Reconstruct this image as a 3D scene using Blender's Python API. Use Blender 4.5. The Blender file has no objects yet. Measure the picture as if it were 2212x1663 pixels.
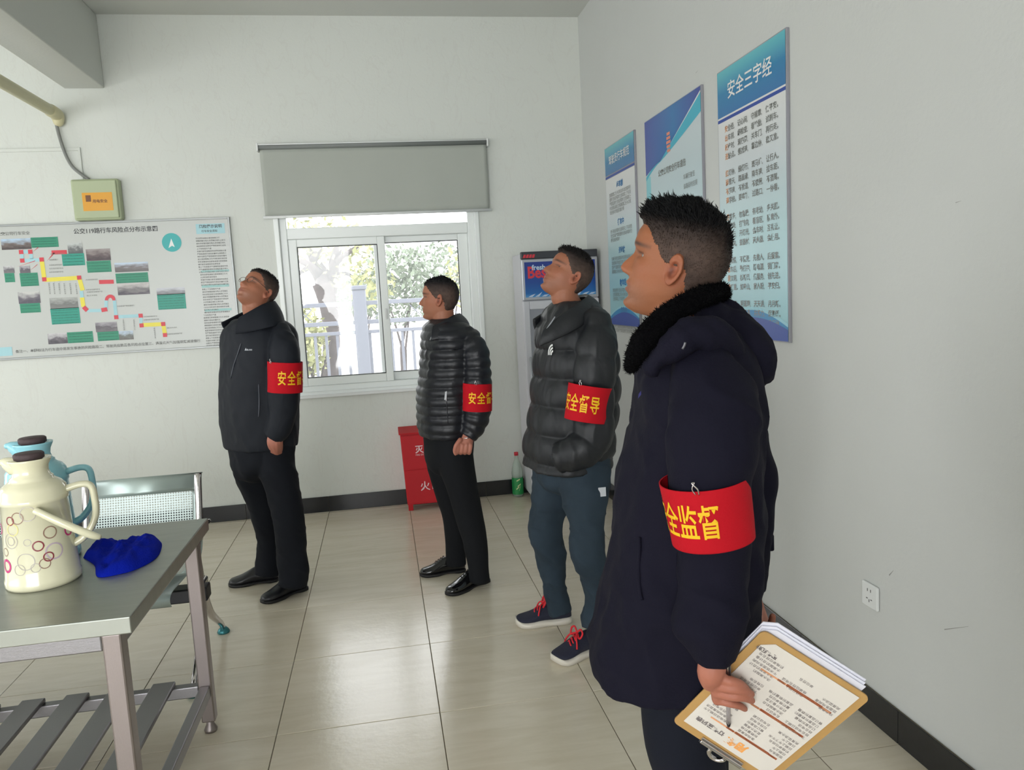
import bpy, bmesh, math, random
import numpy as np
from math import sin, cos, pi, radians, sqrt
from mathutils import Vector, Matrix, noise as mnoise

random.seed(7); RNG = np.random.RandomState(7)
SC = bpy.context.scene; COL = SC.collection

# ------------------------------------------------------------------ camera
FPX, YAW, PIT, ROL = 1662.953, 0.1638645, -0.1175665, -0.0529764
CAM = np.array([0.484428, -2.172917, 1.559058])
_fw = np.array([sin(YAW)*cos(PIT), cos(YAW)*cos(PIT), sin(PIT)])
_rt0 = np.array([cos(YAW), -sin(YAW), 0.0]); _up0 = np.cross(_rt0, _fw)
RT = _rt0*cos(ROL) + _up0*sin(ROL); UP = -_rt0*sin(ROL) + _up0*cos(ROL); FW = _fw
cd = bpy.data.cameras.new('camera'); cam = bpy.data.objects.new('camera', cd); COL.objects.link(cam)
cd.sensor_width = 36.0; cd.sensor_fit = 'HORIZONTAL'; cd.lens = FPX/2212*36; cd.clip_start = 0.05; cd.clip_end = 200
cam.matrix_world = Matrix(((RT[0], UP[0], -FW[0], CAM[0]), (RT[1], UP[1], -FW[1], CAM[1]), (RT[2], UP[2], -FW[2], CAM[2]), (0, 0, 0, 1)))
SC.camera = cam

# ------------------------------------------------------------------ light
SC.view_settings.view_transform = 'Standard'; SC.view_settings.look = 'None'
SC.view_settings.exposure = -0.27; SC.view_settings.gamma = 1.0; SC.view_settings.use_curve_mapping = False
W = bpy.data.worlds.new('overcast_sky'); SC.world = W; W.use_nodes = True
W.node_tree.nodes['Background'].inputs[0].default_value = (0.96, 0.98, 1.0, 1)
W.node_tree.nodes['Background'].inputs[1].default_value = 5.6
def area(name, loc, rot, sx, sy, power, col=(1, 1, 1), spread=pi):
    l = bpy.data.lights.new(name, 'AREA'); l.shape = 'RECTANGLE'; l.size = sx; l.size_y = sy; l.energy = power; l.color = col; l.spread = spread
    o = bpy.data.objects.new(name, l); COL.objects.link(o); o.location = loc; o.rotation_euler = rot; return o
XL, XR, YF, YB, ZC = -4.2, 2.096, -4.8, 3.676, 3.584
DAY = (0.985, 1.0, 1.0)
# daylight through the windows of the unseen left wall and front wall
area('daylight_left', (XL+0.02, -0.9, 1.65), (0, radians(-90), 0), 1.6, 3.4, 3, DAY)
area('daylight_left_far', (XL+0.02, 2.3, 1.65), (0, radians(-90), 0), 1.6, 1.3, 6, DAY)
area('daylight_front', (-1.7, YF+0.02, 1.6), (radians(90), 0, 0), 3.4, 2.4, 47, DAY, radians(92))
pl_ = area('window_portal', (0.52, YB+0.16, 1.6), (radians(-90), 0, 0), 1.43, 1.4, 10); pl_.data.cycles.is_portal = True   # only steers sampling of the sky, gives no light

# ------------------------------------------------------------------ helpers
def A3(*a): return np.array(a, float)
def unit(v): return v/np.linalg.norm(v)
def ray(u, v): return RT*((u-1106)/FPX) - UP*((v-831.5)/FPX) + FW
def at(u, v, y):
    d = ray(u, v); return CAM + d*((y-CAM[1])/d[1])
def atx(u, v, x):
    d = ray(u, v); return CAM + d*((x-CAM[0])/d[0])
def atz(u, v, z=0.0):
    d = ray(u, v); return CAM + d*((z-CAM[2])/d[2])
def ppm(p): return FPX/float((np.asarray(p)-CAM) @ FW)
def lin(c):
    return tuple(((x/255)/12.92 if x/255 <= 0.04045 else ((x/255+0.055)/1.055)**2.4) for x in c)
MATS = {}
def mat(name, rgb, rough=0.5, metal=0.0, spec=0.5, bump=0.0, bscale=200.0, vary=0.0, vscale=4.0, coat=0.0, sss=0.0, stretch=None, alpha=1.0, sheen=0.0):
    if name in MATS: return MATS[name]
    m = bpy.data.materials.new(name); m.use_nodes = True; nt = m.node_tree; b = nt.nodes['Principled BSDF']
    c = lin(rgb); b.inputs['Base Color'].default_value = (*c, 1); b.inputs['Roughness'].default_value = rough
    b.inputs['Metallic'].default_value = metal; b.inputs['Specular IOR Level'].default_value = spec
    b.inputs['Coat Weight'].default_value = coat; b.inputs['Alpha'].default_value = alpha
    if sheen: b.inputs['Sheen Weight'].default_value = sheen
    if sss:
        b.inputs['Subsurface Weight'].default_value = sss; b.inputs['Subsurface Radius'].default_value = (0.01, 0.004, 0.002); b.inputs['Subsurface Scale'].default_value = 1.0
    tc = nt.nodes.new('ShaderNodeTexCoord'); src = tc.outputs['Object']
    if stretch:
        mp = nt.nodes.new('ShaderNodeMapping'); mp.inputs['Scale'].default_value = stretch; nt.links.new(src, mp.inputs[0]); src = mp.outputs[0]
    if vary:
        n = nt.nodes.new('ShaderNodeTexNoise'); n.inputs['Scale'].default_value = vscale; n.inputs['Detail'].default_value = 5; nt.links.new(src, n.inputs['Vector'])
        r = nt.nodes.new('ShaderNodeMapRange'); r.inputs[1].default_value = 0.3; r.inputs[2].default_value = 0.7; r.inputs[3].default_value = 1-vary; r.inputs[4].default_value = 1+vary
        nt.links.new(n.outputs[0], r.inputs[0]); h = nt.nodes.new('ShaderNodeVectorMath'); h.operation = 'SCALE'; h.inputs[0].default_value = c
        nt.links.new(r.outputs[0], h.inputs['Scale']); nt.links.new(h.outputs[0], b.inputs['Base Color'])
    if bump:
        n = nt.nodes.new('ShaderNodeTexNoise'); n.inputs['Scale'].default_value = bscale; n.inputs['Detail'].default_value = 4; nt.links.new(src, n.inputs['Vector'])
        bp = nt.nodes.new('ShaderNodeBump'); bp.inputs['Strength'].default_value = bump; bp.inputs['Distance'].default_value = 0.01
        nt.links.new(n.outputs[0], bp.inputs['Height']); nt.links.new(bp.outputs[0], b.inputs['Normal'])
    MATS[name] = m; return m
def mat_attr(name, rough=0.5, spec=0.5, bump=0.0, bscale=300, sss=0.0):
    m = mat(name, (128, 128, 128), rough, spec=spec, bump=bump, bscale=bscale, sss=sss); nt = m.node_tree
    a = nt.nodes.new('ShaderNodeAttribute'); a.attribute_name = 'Col'; nt.links.new(a.outputs['Color'], nt.nodes['Principled BSDF'].inputs['Base Color']); return m
def mat_ramp(name, stops, z0, z1, axis=2, rough=0.35, spec=0.5, coat=0.0):
    m = mat(name, (128, 128, 128), rough, spec=spec, coat=coat); nt = m.node_tree
    tc = nt.nodes.new('ShaderNodeTexCoord'); s = nt.nodes.new('ShaderNodeSeparateXYZ'); nt.links.new(tc.outputs['Object'], s.inputs[0])
    r = nt.nodes.new('ShaderNodeMapRange'); r.inputs[1].default_value = z0; r.inputs[2].default_value = z1; nt.links.new(s.outputs[axis], r.inputs[0])
    cr = nt.nodes.new('ShaderNodeValToRGB'); nt.links.new(r.outputs[0], cr.inputs[0]); e = cr.color_ramp.elements
    while len(e) < len(stops): e.new(0.5)
    for k, (p, c) in enumerate(stops): e[k].position = p; e[k].color = (*lin(c), 1)
    nt.links.new(cr.outputs[0], nt.nodes['Principled BSDF'].inputs['Base Color']); return m

def empty(name, loc, label=None, cat=None, group=None):
    o = bpy.data.objects.new(name, None); COL.objects.link(o); o.location = loc; o.empty_display_size = 0.1
    tag(o, label, cat, group); return o
def tag(o, label=None, cat=None, group=None, kind=None):
    if label: o['label'] = label
    if cat: o['category'] = cat
    if group: o['group'] = group
    if kind: o['kind'] = kind
    return o
def wloc(p):
    l = np.zeros(3)
    while p is not None: l = l + np.array(p.location); p = p.parent
    return l
def link(name, me, parent=None, m=None):
    o = bpy.data.objects.new(name, me); COL.objects.link(o)
    if parent: o.parent = parent
    if m and not me.materials: me.materials.append(m)
    return o
def mesh_obj(name, V, F, m, parent=None, smooth=False, loc=None):
    """V in world coordinates"""
    V = np.asarray(V, float)
    off = wloc(parent) if parent is not None else (np.asarray(loc, float) if loc is not None else np.zeros(3))
    me = bpy.data.meshes.new(name); me.from_pydata((V-off).tolist(), [], F); me.update()
    if smooth: me.polygons.foreach_set('use_smooth', [True]*len(me.polygons))
    o = link(name, me, parent, m)
    if parent is None and loc is not None: o.location = loc
    return o
class G:
    """collects shapes for one mesh"""
    def __init__(s): s.V = []; s.F = []
    def add(s, V, F):
        b = len(s.V); s.V.extend([list(v) for v in V]); s.F.extend([[i+b for i in f] for f in F]); return s
    def box(s, a, b, M=None):
        a = np.array(a, float); b = np.array(b, float)
        V = np.array([[x, y, z] for z in (a[2], b[2]) for y in (a[1], b[1]) for x in (a[0], b[0])])
        if M is not None: V = np.array([M(v) for v in V])
        return s.add(V, [[0, 2, 3, 1], [4, 5, 7, 6], [0, 1, 5, 4], [2, 6, 7, 3], [0, 4, 6, 2], [1, 3, 7, 5]])
    def quad(s, p, q, r, t): return s.add([p, q, r, t], [[0, 1, 2, 3]])
    def ob(s, name, m, parent=None, smooth=False, loc=None, bevel=0, seg=2):
        o = mesh_obj(name, s.V, s.F, m, parent, smooth, loc)
        if bevel:
            md = o.modifiers.new('bevel', 'BEVEL'); md.width = bevel; md.segments = seg; md.limit_method = 'ANGLE'
            bake(o)
        return o
def bake(o):
    bpy.context.view_layer.update(); dg = bpy.context.evaluated_depsgraph_get()
    me = bpy.data.meshes.new_from_object(o.evaluated_get(dg)); o.modifiers.clear(); old = o.data; o.data = me; me.name = old.name
    bpy.data.meshes.remove(old); return o
def spline(P, n):
    """Catmull-Rom resample rows of P, n samples per span"""
    P = np.asarray(P, float); k = len(P)
    if k == 2: return np.array([P[0]+(P[1]-P[0])*t for t in np.linspace(0, 1, n+1)])
    E = np.vstack([2*P[0]-P[1], P, 2*P[-1]-P[-2]]); out = []
    for i in range(k-1):
        a, b, c, d = E[i:i+4]
        for t in np.linspace(0, 1, n, endpoint=False):
            out.append(0.5*((2*b)+(-a+c)*t+(2*a-5*b+4*c-d)*t*t+(-a+3*b-3*c+d)*t**3))
    out.append(P[-1]); return np.array(out)
def rings(R, closed=False, cap=True):
    """list of equal rings (n,3) -> V,F"""
    n = len(R[0]); V = np.vstack(R); F = []; k = len(R)
    for i in range(k if closed else k-1):
        a = i*n; b = ((i+1) % k)*n
        for j in range(n):
            q = (j+1) % n; F.append([a+j, a+q, b+q, b+j])
    if cap and not closed: F.append(list(range(n))[::-1]); F.append([(k-1)*n+j for j in range(n)])
    return V, F
def tube(P, rad, n=16, sub=4, ref=(0, 0, 1), puff=None, cap=True, round_end=False, squash=1.0):
    P = np.asarray(P, float); rad = np.asarray(rad, float)
    if rad.ndim == 0: rad = np.full(len(P), float(rad))
    if rad.ndim == 1: rad = np.stack([rad, rad*squash], 1)
    S = spline(np.hstack([P, rad]), sub) if sub else np.hstack([P, rad])
    C = S[:, :3]; r = np.maximum(S[:, 3:], 1e-4); T = np.gradient(C, axis=0); T /= np.linalg.norm(T, axis=1)[:, None]+1e-12
    ref = unit(A3(*ref)); t = np.linspace(0, 2*pi, n, endpoint=False); R = []; s = 0
    b = ref - T[0]*(ref @ T[0]); b = unit(b) if np.linalg.norm(b) > 0.05 else unit(np.cross(T[0], A3(0.3, 1, 0.2)))
    if round_end:
        def dome(c, tt, rr, sg):
            return [(c+tt*sg*rr.mean()*sin(a), rr*cos(a)) for a in (1.35, 0.95, 0.5)]
        pre = dome(C[0], T[0], r[0], -1); post = dome(C[-1], T[-1], r[-1], 1)[::-1]
        if round_end == 'start': C = np.vstack([[p[0] for p in pre], C]); r = np.vstack([[p[1] for p in pre], r]); T = np.vstack([[T[0]]*3, T])
        else:
            C = np.vstack([[p[0] for p in pre], C, [p[0] for p in post]]); r = np.vstack([[p[1] for p in pre], r, [p[1] for p in post]]); T = np.vstack([[T[0]]*3, T, [T[-1]]*3])
    for i in range(len(C)):
        b = b - T[i]*(b @ T[i]); b = unit(b); a = np.cross(b, T[i])
        if i: s += np.linalg.norm(C[i]-C[i-1])
        k = puff(s) if puff else 1.0
        R.append(C[i]+np.outer(cos_(t), a)*r[i, 0]*k+np.outer(sin_(t), b)*r[i, 1]*k)
    return rings(R, cap=cap)
def cos_(t): return np.cos(t)
def sin_(t): return np.sin(t)
def lathe(prof, c, n=32, M=None, cap=True):
    t = np.linspace(0, 2*pi, n, endpoint=False); R = []
    for r, z in prof:
        p = np.stack([r*np.cos(t), r*np.sin(t), np.full(n, z)], 1)
        if M is not None: p = p @ M.T
        R.append(p+np.asarray(c))
    return rings(R, cap=cap)
def remesh(G_, voxel, smooth=2, fac=0.6):
    me = bpy.data.meshes.new('tmp'); me.from_pydata(G_.V, [], G_.F); me.update()
    o = bpy.data.objects.new('tmp', me); COL.objects.link(o)
    md = o.modifiers.new('r', 'REMESH'); md.mode = 'VOXEL'; md.voxel_size = voxel; md.use_smooth_shade = True
    if smooth:
        sm = o.modifiers.new('s', 'SMOOTH'); sm.iterations = smooth; sm.factor = fac
    bpy.context.view_layer.update(); dg = bpy.context.evaluated_depsgraph_get()
    out = bpy.data.meshes.new_from_object(o.evaluated_get(dg)); bpy.data.objects.remove(o); bpy.data.meshes.remove(me)
    return out
def get_co(me):
    a = np.empty(len(me.vertices)*3, 'f'); me.vertices.foreach_get('co', a); return a.reshape(-1, 3).astype(float)
def get_no(me):
    a = np.empty(len(me.vertices)*3, 'f'); me.vertices.foreach_get('normal', a); return a.reshape(-1, 3).astype(float)
def set_co(me, V): me.vertices.foreach_set('co', np.ascontiguousarray(V, 'f').ravel()); me.update()
def set_col(me, C):
    at_ = me.color_attributes.new('Col', 'FLOAT_COLOR', 'POINT'); at_.data.foreach_set('color', np.hstack([C, np.ones((len(C), 1))]).astype('f').ravel())
def attach(name, me, m, parent):
    V = get_co(me); set_co(me, V-wloc(parent)); me.polygons.foreach_set('use_smooth', [True]*len(me.polygons)); me.materials.clear(); me.materials.append(m)
    return link(name, me, parent)
# smooth value noise (numpy)
_PERM = RNG.rand(64, 64, 64)
def vnoise(P):
    P = np.asarray(P); i = np.floor(P).astype(int); f = P-i; f = f*f*(3-2*f); o = 0
    for dx in (0, 1):
        for dy in (0, 1):
            for dz in (0, 1):
                w = (f[:, 0] if dx else 1-f[:, 0])*(f[:, 1] if dy else 1-f[:, 1])*(f[:, 2] if dz else 1-f[:, 2])
                o = o+w*_PERM[(i[:, 0]+dx) % 64, (i[:, 1]+dy) % 64, (i[:, 2]+dz) % 64]
    return o*2-1
def folds(me, amp=0.006, scale=(9, 9, 5), shear=None, seed=0.0, ridge=True, where=None):
    V = get_co(me); N = get_no(me); Q = V.copy()
    if shear is not None: Q = Q @ np.array(shear).T
    Q = Q*np.array(scale)+seed; w = vnoise(Q*0.7+5)*0.5
    d = vnoise(Q+w[:, None]); d = (1-2*np.abs(d)) if ridge else d
    d = d + 0.35*vnoise(Q*2.3+9)
    a = amp*d
    if where is not None: a = a*where(V)
    set_co(me, V+N*a[:, None])

# text ---------------------------------------------------------------
_TC = {}
def text_geo(body, bold=0.0, res=2, align='LEFT', space=1.0, lsp=1.0):
    key = (body, bold, res, align, space, lsp)
    if key in _TC: return _TC[key]
    c = bpy.data.curves.new('t', 'FONT'); c.body = body; c.offset = bold; c.resolution_u = res; c.align_x = align
    c.space_character = space; c.space_line = lsp; c.fill_mode = 'FRONT'
    o = bpy.data.objects.new('t', c); COL.objects.link(o); bpy.context.view_layer.update()
    dg = bpy.context.evaluated_depsgraph_get(); me = bpy.data.meshes.new_from_object(o.evaluated_get(dg))
    V = get_co(me); F = [list(p.vertices) for p in me.polygons]
    bpy.data.objects.remove(o); bpy.data.curves.remove(c); bpy.data.meshes.remove(me)
    _TC[key] = (V, F); return V, F
def text_on(g, body, org, right, up, size, bold=0.0, res=2, align='LEFT', sx=1.0, space=1.0, lsp=1.0):
    V, F = text_geo(body, bold, res, align, space, lsp)
    if not len(V): return
    org = np.asarray(org, float); P = org+np.outer(V[:, 0]*size*sx, right)+np.outer(V[:, 1]*size, up); g.add(P, F)
def subdiv_x(V, F, step):
    bm = bmesh.new(); vs = [bm.verts.new(v) for v in V]
    for f in F:
        try: bm.faces.new([vs[i] for i in f])
        except ValueError: pass
    x0, x1 = V[:, 0].min(), V[:, 0].max(); x = x0+step
    while x < x1:
        bmesh.ops.bisect_plane(bm, geom=bm.verts[:]+bm.edges[:]+bm.faces[:], plane_co=(x, 0, 0), plane_no=(1, 0, 0)); x += step
    bm.verts.ensure_lookup_table(); bm.verts.index_update(); O = np.array([v.co[:] for v in bm.verts]); FF = [[v.index for v in f.verts] for f in bm.faces]; bm.free(); return O, FF

# ------------------------------------------------------------------ materials
M_wall = mat('wall_paint', (214, 217, 211), 0.62, bump=0.12, bscale=60, vary=0.012, vscale=2.2, spec=0.35)
M_ceil = mat('ceiling_paint', (206, 208, 203), 0.8, bump=0.1, bscale=60)
M_black_tile = mat('black_tile', (30, 31, 34), 0.22, bump=0.05, bscale=30)
M_grout = mat('grout', (105, 98, 82), 0.9)
M_white = mat('white_plastic', (225, 227, 226), 0.35, bump=0.02)
M_frame = mat('window_upvc', (236, 240, 238), 0.3, bump=0.02, bscale=20)
M_steel = mat('brushed_steel', (138, 136, 138), 0.38, metal=0.9, bump=0.12, bscale=40, stretch=(1, 40, 40))
M_steel2 = mat('brushed_tube_steel', (146, 137, 135), 0.38, metal=0.9, bump=0.1, bscale=40, stretch=(40, 40, 1))
M_chrome = mat('chrome', (205, 200, 200), 0.14, metal=1.0)
def M_print(name, rgb): return mat('print_'+name, rgb, 0.4, bump=0.01)
P_black = M_print('black', (52, 54, 56)); P_white = M_print('white', (226, 228, 226)); P_grey = M_print('grey', (120, 122, 118))
P_teal = M_print('teal', (24, 150, 130)); P_green = M_print('green', (30, 138, 106)); P_red = M_print('red', (208, 52, 66)); P_yellow = M_print('yellow', (228, 214, 70)); P_lblue = M_print('light_blue', (160, 204, 212))
P_navy = M_print('navy', (44, 74, 158)); P_orange = M_print('orange', (228, 150, 70)); P_blue = M_print('blue', (50, 120, 175))

# floor tile material: cream stone with faint horizontal veins
def tile_mat():
    m = mat('cream_floor_tile', (200, 190, 164), 0.2, spec=0.85); nt = m.node_tree; b = nt.nodes['Principled BSDF']
    tc = nt.nodes.new('ShaderNodeTexCoord'); oi = nt.nodes.new('ShaderNodeObjectInfo'); ad = nt.nodes.new('ShaderNodeVectorMath'); ad.operation = 'ADD'
    nt.links.new(tc.outputs['Object'], ad.inputs[0]); sc_ = nt.nodes.new('ShaderNodeVectorMath'); sc_.operation = 'SCALE'; sc_.inputs[0].default_value = (7, 5, 3)
    nt.links.new(oi.outputs['Random'], sc_.inputs['Scale']); nt.links.new(sc_.outputs[0], ad.inputs[1])
    mp = nt.nodes.new('ShaderNodeMapping'); mp.inputs['Scale'].default_value = (1.2, 7, 1); nt.links.new(ad.outputs[0], mp.inputs[0])
    n = nt.nodes.new('ShaderNodeTexNoise'); n.inputs['Scale'].default_value = 2.4; n.inputs['Detail'].default_value = 6; n.inputs['Distortion'].default_value = 0.8; nt.links.new(mp.outputs[0], n.inputs[0])
    cr = nt.nodes.new('ShaderNodeValToRGB'); cr.color_ramp.elements[0].position = 0.3; cr.color_ramp.elements[1].position = 0.7
    cr.color_ramp.elements[0].color = (*lin((208, 198, 176)), 1); cr.color_ramp.elements[1].color = (*lin((220, 211, 192)), 1)
    nt.links.new(n.outputs[0], cr.inputs[0]); nt.links.new(cr.outputs[0], b.inputs['Base Color'])
    n2 = nt.nodes.new('ShaderNodeTexNoise'); n2.inputs['Scale'].default_value = 45; n2.inputs['Detail'].default_value = 3; nt.links.new(tc.outputs['Object'], n2.inputs[0])
    bp = nt.nodes.new('ShaderNodeBump'); bp.inputs['Strength'].default_value = 0.12; bp.inputs['Distance'].default_value = 0.004; nt.links.new(n2.outputs[0], bp.inputs['Height']); nt.links.new(bp.outputs[0], b.inputs['Normal'])
    return m
M_tile = tile_mat()
def wall_mat_stained():
    m = mat('back_wall_paint', (214, 217, 211), 0.62, spec=0.35, bump=0.12, bscale=60); nt = m.node_tree; b = nt.nodes['Principled BSDF']
    tc = nt.nodes.new('ShaderNodeTexCoord'); mp = nt.nodes.new('ShaderNodeMapping'); mp.inputs['Scale'].default_value = (2.6, 1, 0.9); nt.links.new(tc.outputs['Object'], mp.inputs[0])
    n = nt.nodes.new('ShaderNodeTexNoise'); n.inputs['Scale'].default_value = 3; n.inputs['Detail'].default_value = 7; n.inputs['Distortion'].default_value = 1.2; nt.links.new(mp.outputs[0], n.inputs[0])
    cr = nt.nodes.new('ShaderNodeValToRGB'); e = cr.color_ramp.elements; e[0].position = 0.49; e[0].color = (*lin((214, 217, 211)), 1); e[1].position = 0.53; e[1].color = (*lin((214, 217, 211)), 1)
    k = e.new(0.51); k.color = (*lin((211, 213, 207)), 1)
    nt.links.new(n.outputs[0], cr.inputs[0]); nt.links.new(cr.outputs[0], b.inputs['Base Color']); return m
M_wallb = wall_mat_stained()

# ------------------------------------------------------------------ room shell
def S(o): o['kind'] = 'structure'; return o
WX0, WX1, WZ0, WZ1 = -0.195, 1.235, 0.905, 2.30
T_ = 0.24
g = G(); g.box((XL-T_, YB, -0.1), (WX0, YB+T_, ZC)); g.box((WX1, YB, -0.1), (XR+T_, YB+T_, ZC)); g.box((WX0, YB, -0.1), (WX1, YB+T_, WZ0)); g.box((WX0, YB, WZ1), (WX1, YB+T_, ZC))
S(g.ob('wall_back', M_wallb))
g = G(); g.box((XR, YF-T_, -0.1), (XR+T_, YB, ZC)); S(g.ob('wall_right', mat('right_wall_shaded_paint', (203, 205, 202), 0.62, bump=0.12, bscale=60, vary=0.012, vscale=2.2, spec=0.35)))  # same paint as the other walls, darkened so its colour carries the dimmer light
g = G()
for y0, y1, z0, z1 in ((YF-T_, -2.6, -0.1, ZC), (-2.6, 0.8, -0.1, 0.85), (-2.6, 0.8, 2.45, ZC), (0.8, 1.65, -0.1, ZC), (1.65, 2.95, -0.1, 0.85), (1.65, 2.95, 2.45, ZC), (2.95, YB, -0.1, ZC)): g.box((XL-T_, y0, z0), (XL, y1, z1))
S(g.ob('wall_left', M_wall))
g = G()
for x0, x1, z0, z1 in ((XL, -3.75, -0.1, ZC), (0.0, XR, -0.1, ZC), (-3.75, 0.0, 2.85, ZC), (-3.75, 0.0, -0.1, 0.35)): g.box((x0, YF-T_, z0), (x1, YF, z1))
S(g.ob('wall_front', M_wall))
g = G(); g.box((XL-T_, YF-T_, ZC), (XR+T_, YB+T_, ZC+0.2)); S(g.ob('ceiling', M_ceil))
g = G(); g.box((-1.515, YF, 3.10), (-1.262, YB-0.002, ZC-0.001)); S(g.ob('trim_1', M_ceil, bevel=0.006))   # concrete beam under the ceiling

# floor: slab + one object per tile
g = G(); g.box((XL, YF, -0.12), (XR, YB, -0.004)); floor = S(g.ob('floor', M_grout))
def tile_mesh(w, d, h=0.006, gap=0.0016, bev=0.0012):
    g = G(); x, y = w/2-gap, d/2-gap; b = bev
    V = [(-x, -y, -h), (x, -y, -h), (x, y, -h), (-x, y, -h), (-x, -y, -b), (x, -y, -b), (x, y, -b), (-x, y, -b), (-x+b, -y+b, 0), (x-b, -y+b, 0), (x-b, y-b, 0), (-x+b, y-b, 0)]
    F = [[3, 2, 1, 0]]+[[k, (k+1) % 4, 4+(k+1) % 4, 4+k] for k in range(4)]+[[4+k, 4+(k+1) % 4, 8+(k+1) % 4, 8+k] for k in range(4)]+[[8, 9, 10, 11]]
    me = bpy.data.meshes.new('floor_tile'); me.from_pydata(V, [], F); me.materials.append(M_tile); return me
TM = {}
ix = -7
while ix*0.6 < XR:
    iy = -8
    while iy*0.6 < YB:
        x0, x1 = max(ix*0.6, XL), min(ix*0.6+0.6, XR); y0, y1 = max(iy*0.6, YF), min(iy*0.6+0.6, YB); w, d = round(x1-x0, 3), round(y1-y0, 3)
        if w > 0.02 and d > 0.02:
            if (w, d) not in TM: TM[(w, d)] = tile_mesh(w, d)
            o = link('floor_tile', TM[(w, d)], floor); o.location = ((x0+x1)/2, (y0+y1)/2, RNG.uniform(-0.0006, 0))
        iy += 1
    ix += 1
# skirting: black tiles
BH = 0.118
def skirt(name, a, b, axis):
    g = G()
    if axis == 0: g.box((a, YB-0.009, 0), (b, YB-0.0005, BH-0.004))
    else: g.box((XR-0.009, a, 0), (XR-0.0005, b, BH-0.004))
    base = S(g.ob(name, M_grout)); k = math.floor(a/0.6)
    while k*0.6 < b:
        p, q = max(a, k*0.6)+0.0012, min(b, k*0.6+0.6)-0.0012; g = G()
        if axis == 0: g.box((p, YB-0.013, 0.001), (q, YB-0.0095, BH))
        else: g.box((XR-0.013, p, 0.001), (XR-0.0095, q, BH))
        if q-p > 0.01: g.ob('skirting_tile', M_black_tile, base, bevel=0.001, seg=1)
        k += 1
skirt('baseboard_back', XL, XR-0.014, 0); skirt('baseboard_right', YF, YB-0.014, 1)

# ------------------------------------------------------------------ window
def frame_rect(g, x0, x1, z0, z1, y0, y1, t):
    tl, tr, tb, tt = t
    g.box((x0, y0, z0), (x0+tl, y1, z1)); g.box((x1-tr, y0, z0), (x1, y1, z1)); g.box((x0+tl, y0, z0), (x1-tr, y1, z0+tb)); g.box((x0+tl, y0, z1-tt), (x1-tr, y1, z1))
win = empty('window_1', (0.52, YB+0.05, WZ0)); S(win)
g = G(); frame_rect(g, WX0, WX1, WZ0, WZ1, YB+0.02, YB+0.12, (0.055, 0.055, 0.05, 0.05)); g.box((WX0+0.055, YB+0.02, 2.035), (WX1-0.055, YB+0.12, 2.115)); g.ob('window_frame', M_frame, win, bevel=0.006)
g = G(); frame_rect(g, WX0-0.03, WX1+0.03, WZ0-0.02, WZ1+0.02, YB-0.012, YB+0.02, (0.035, 0.035, 0.03, 0.03)); g.ob('architrave', M_frame, win, bevel=0.005)
g = G(); g.box((WX0-0.04, YB-0.03, WZ0-0.035), (WX1+0.04, YB+0.02, WZ0-0.012)); g.ob('window_sill', M_white, win, bevel=0.004)
m = bpy.data.materials.new('window_glass'); m.use_nodes = True; nt = m.node_tree; nt.nodes.clear(); out = nt.nodes.new('ShaderNodeOutputMaterial'); mx = nt.nodes.new('ShaderNodeMixShader'); tr = nt.nodes.new('ShaderNodeBsdfTransparent'); gl = nt.nodes.new('ShaderNodeBsdfGlossy'); gl.inputs['Roughness'].default_value = 0.03; fr = nt.nodes.new('ShaderNodeFresnel'); fr.inputs[0].default_value = 1.45
m2 = nt.nodes.new('ShaderNodeMixShader'); m2.inputs[0].default_value = 0.05; tl = nt.nodes.new('ShaderNodeBsdfTranslucent'); tl.inputs[0].default_value = (.9, .92, .92, 1); nt.links.new(tr.outputs[0], m2.inputs[1]); nt.links.new(tl.outputs[0], m2.inputs[2])  # faint translucency lays a milky veil over the view, imitating glare
nt.links.new(fr.outputs[0], mx.inputs[0]); nt.links.new(m2.outputs[0], mx.inputs[1]); nt.links.new(gl.outputs[0], mx.inputs[2]); nt.links.new(mx.outputs[0], out.inputs[0]); M_glass = m
def sash(name, x0, x1, z0, z1, y0, y1, t, label=None):
    g = G(); frame_rect(g, x0, x1, z0, z1, y0, y1, t); s = g.ob(name, M_frame, win, bevel=0.005)
    g = G(); y = (y0+y1)/2; g.box((x0+t[0], y-0.003, z0+t[2]), (x1-t[1], y+0.003, z1-t[3])); g.ob('pane', M_glass, s)
    g = G(); frame_rect(g, x0+t[0], x1-t[1], z0+t[2], z1-t[3], y0+0.006, y1-0.006, (0.006,)*4); g.ob('gasket', mat('rubber_gasket', (70, 74, 74), 0.6), s); return s
sash('sash', WX0+0.055, 0.555, WZ0+0.05, 2.035, YB+0.03, YB+0.06, (0.06, 0.055, 0.06, 0.055))
sash('sash', 0.47, WX1-0.055, WZ0+0.05, 2.035, YB+0.075, YB+0.105, (0.055, 0.075, 0.06, 0.045))
g = G(); g.box((WX0+0.055, YB+0.06, 2.115), (WX1-0.055, YB+0.066, WZ1-0.05)); g.ob('pane', M_glass, win)
g = G(); g.box((0.555-0.035, YB+0.018, 1.42), (0.555-0.018, YB+0.03, 1.50)); g.ob('latch', M_white, win, bevel=0.003)
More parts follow.
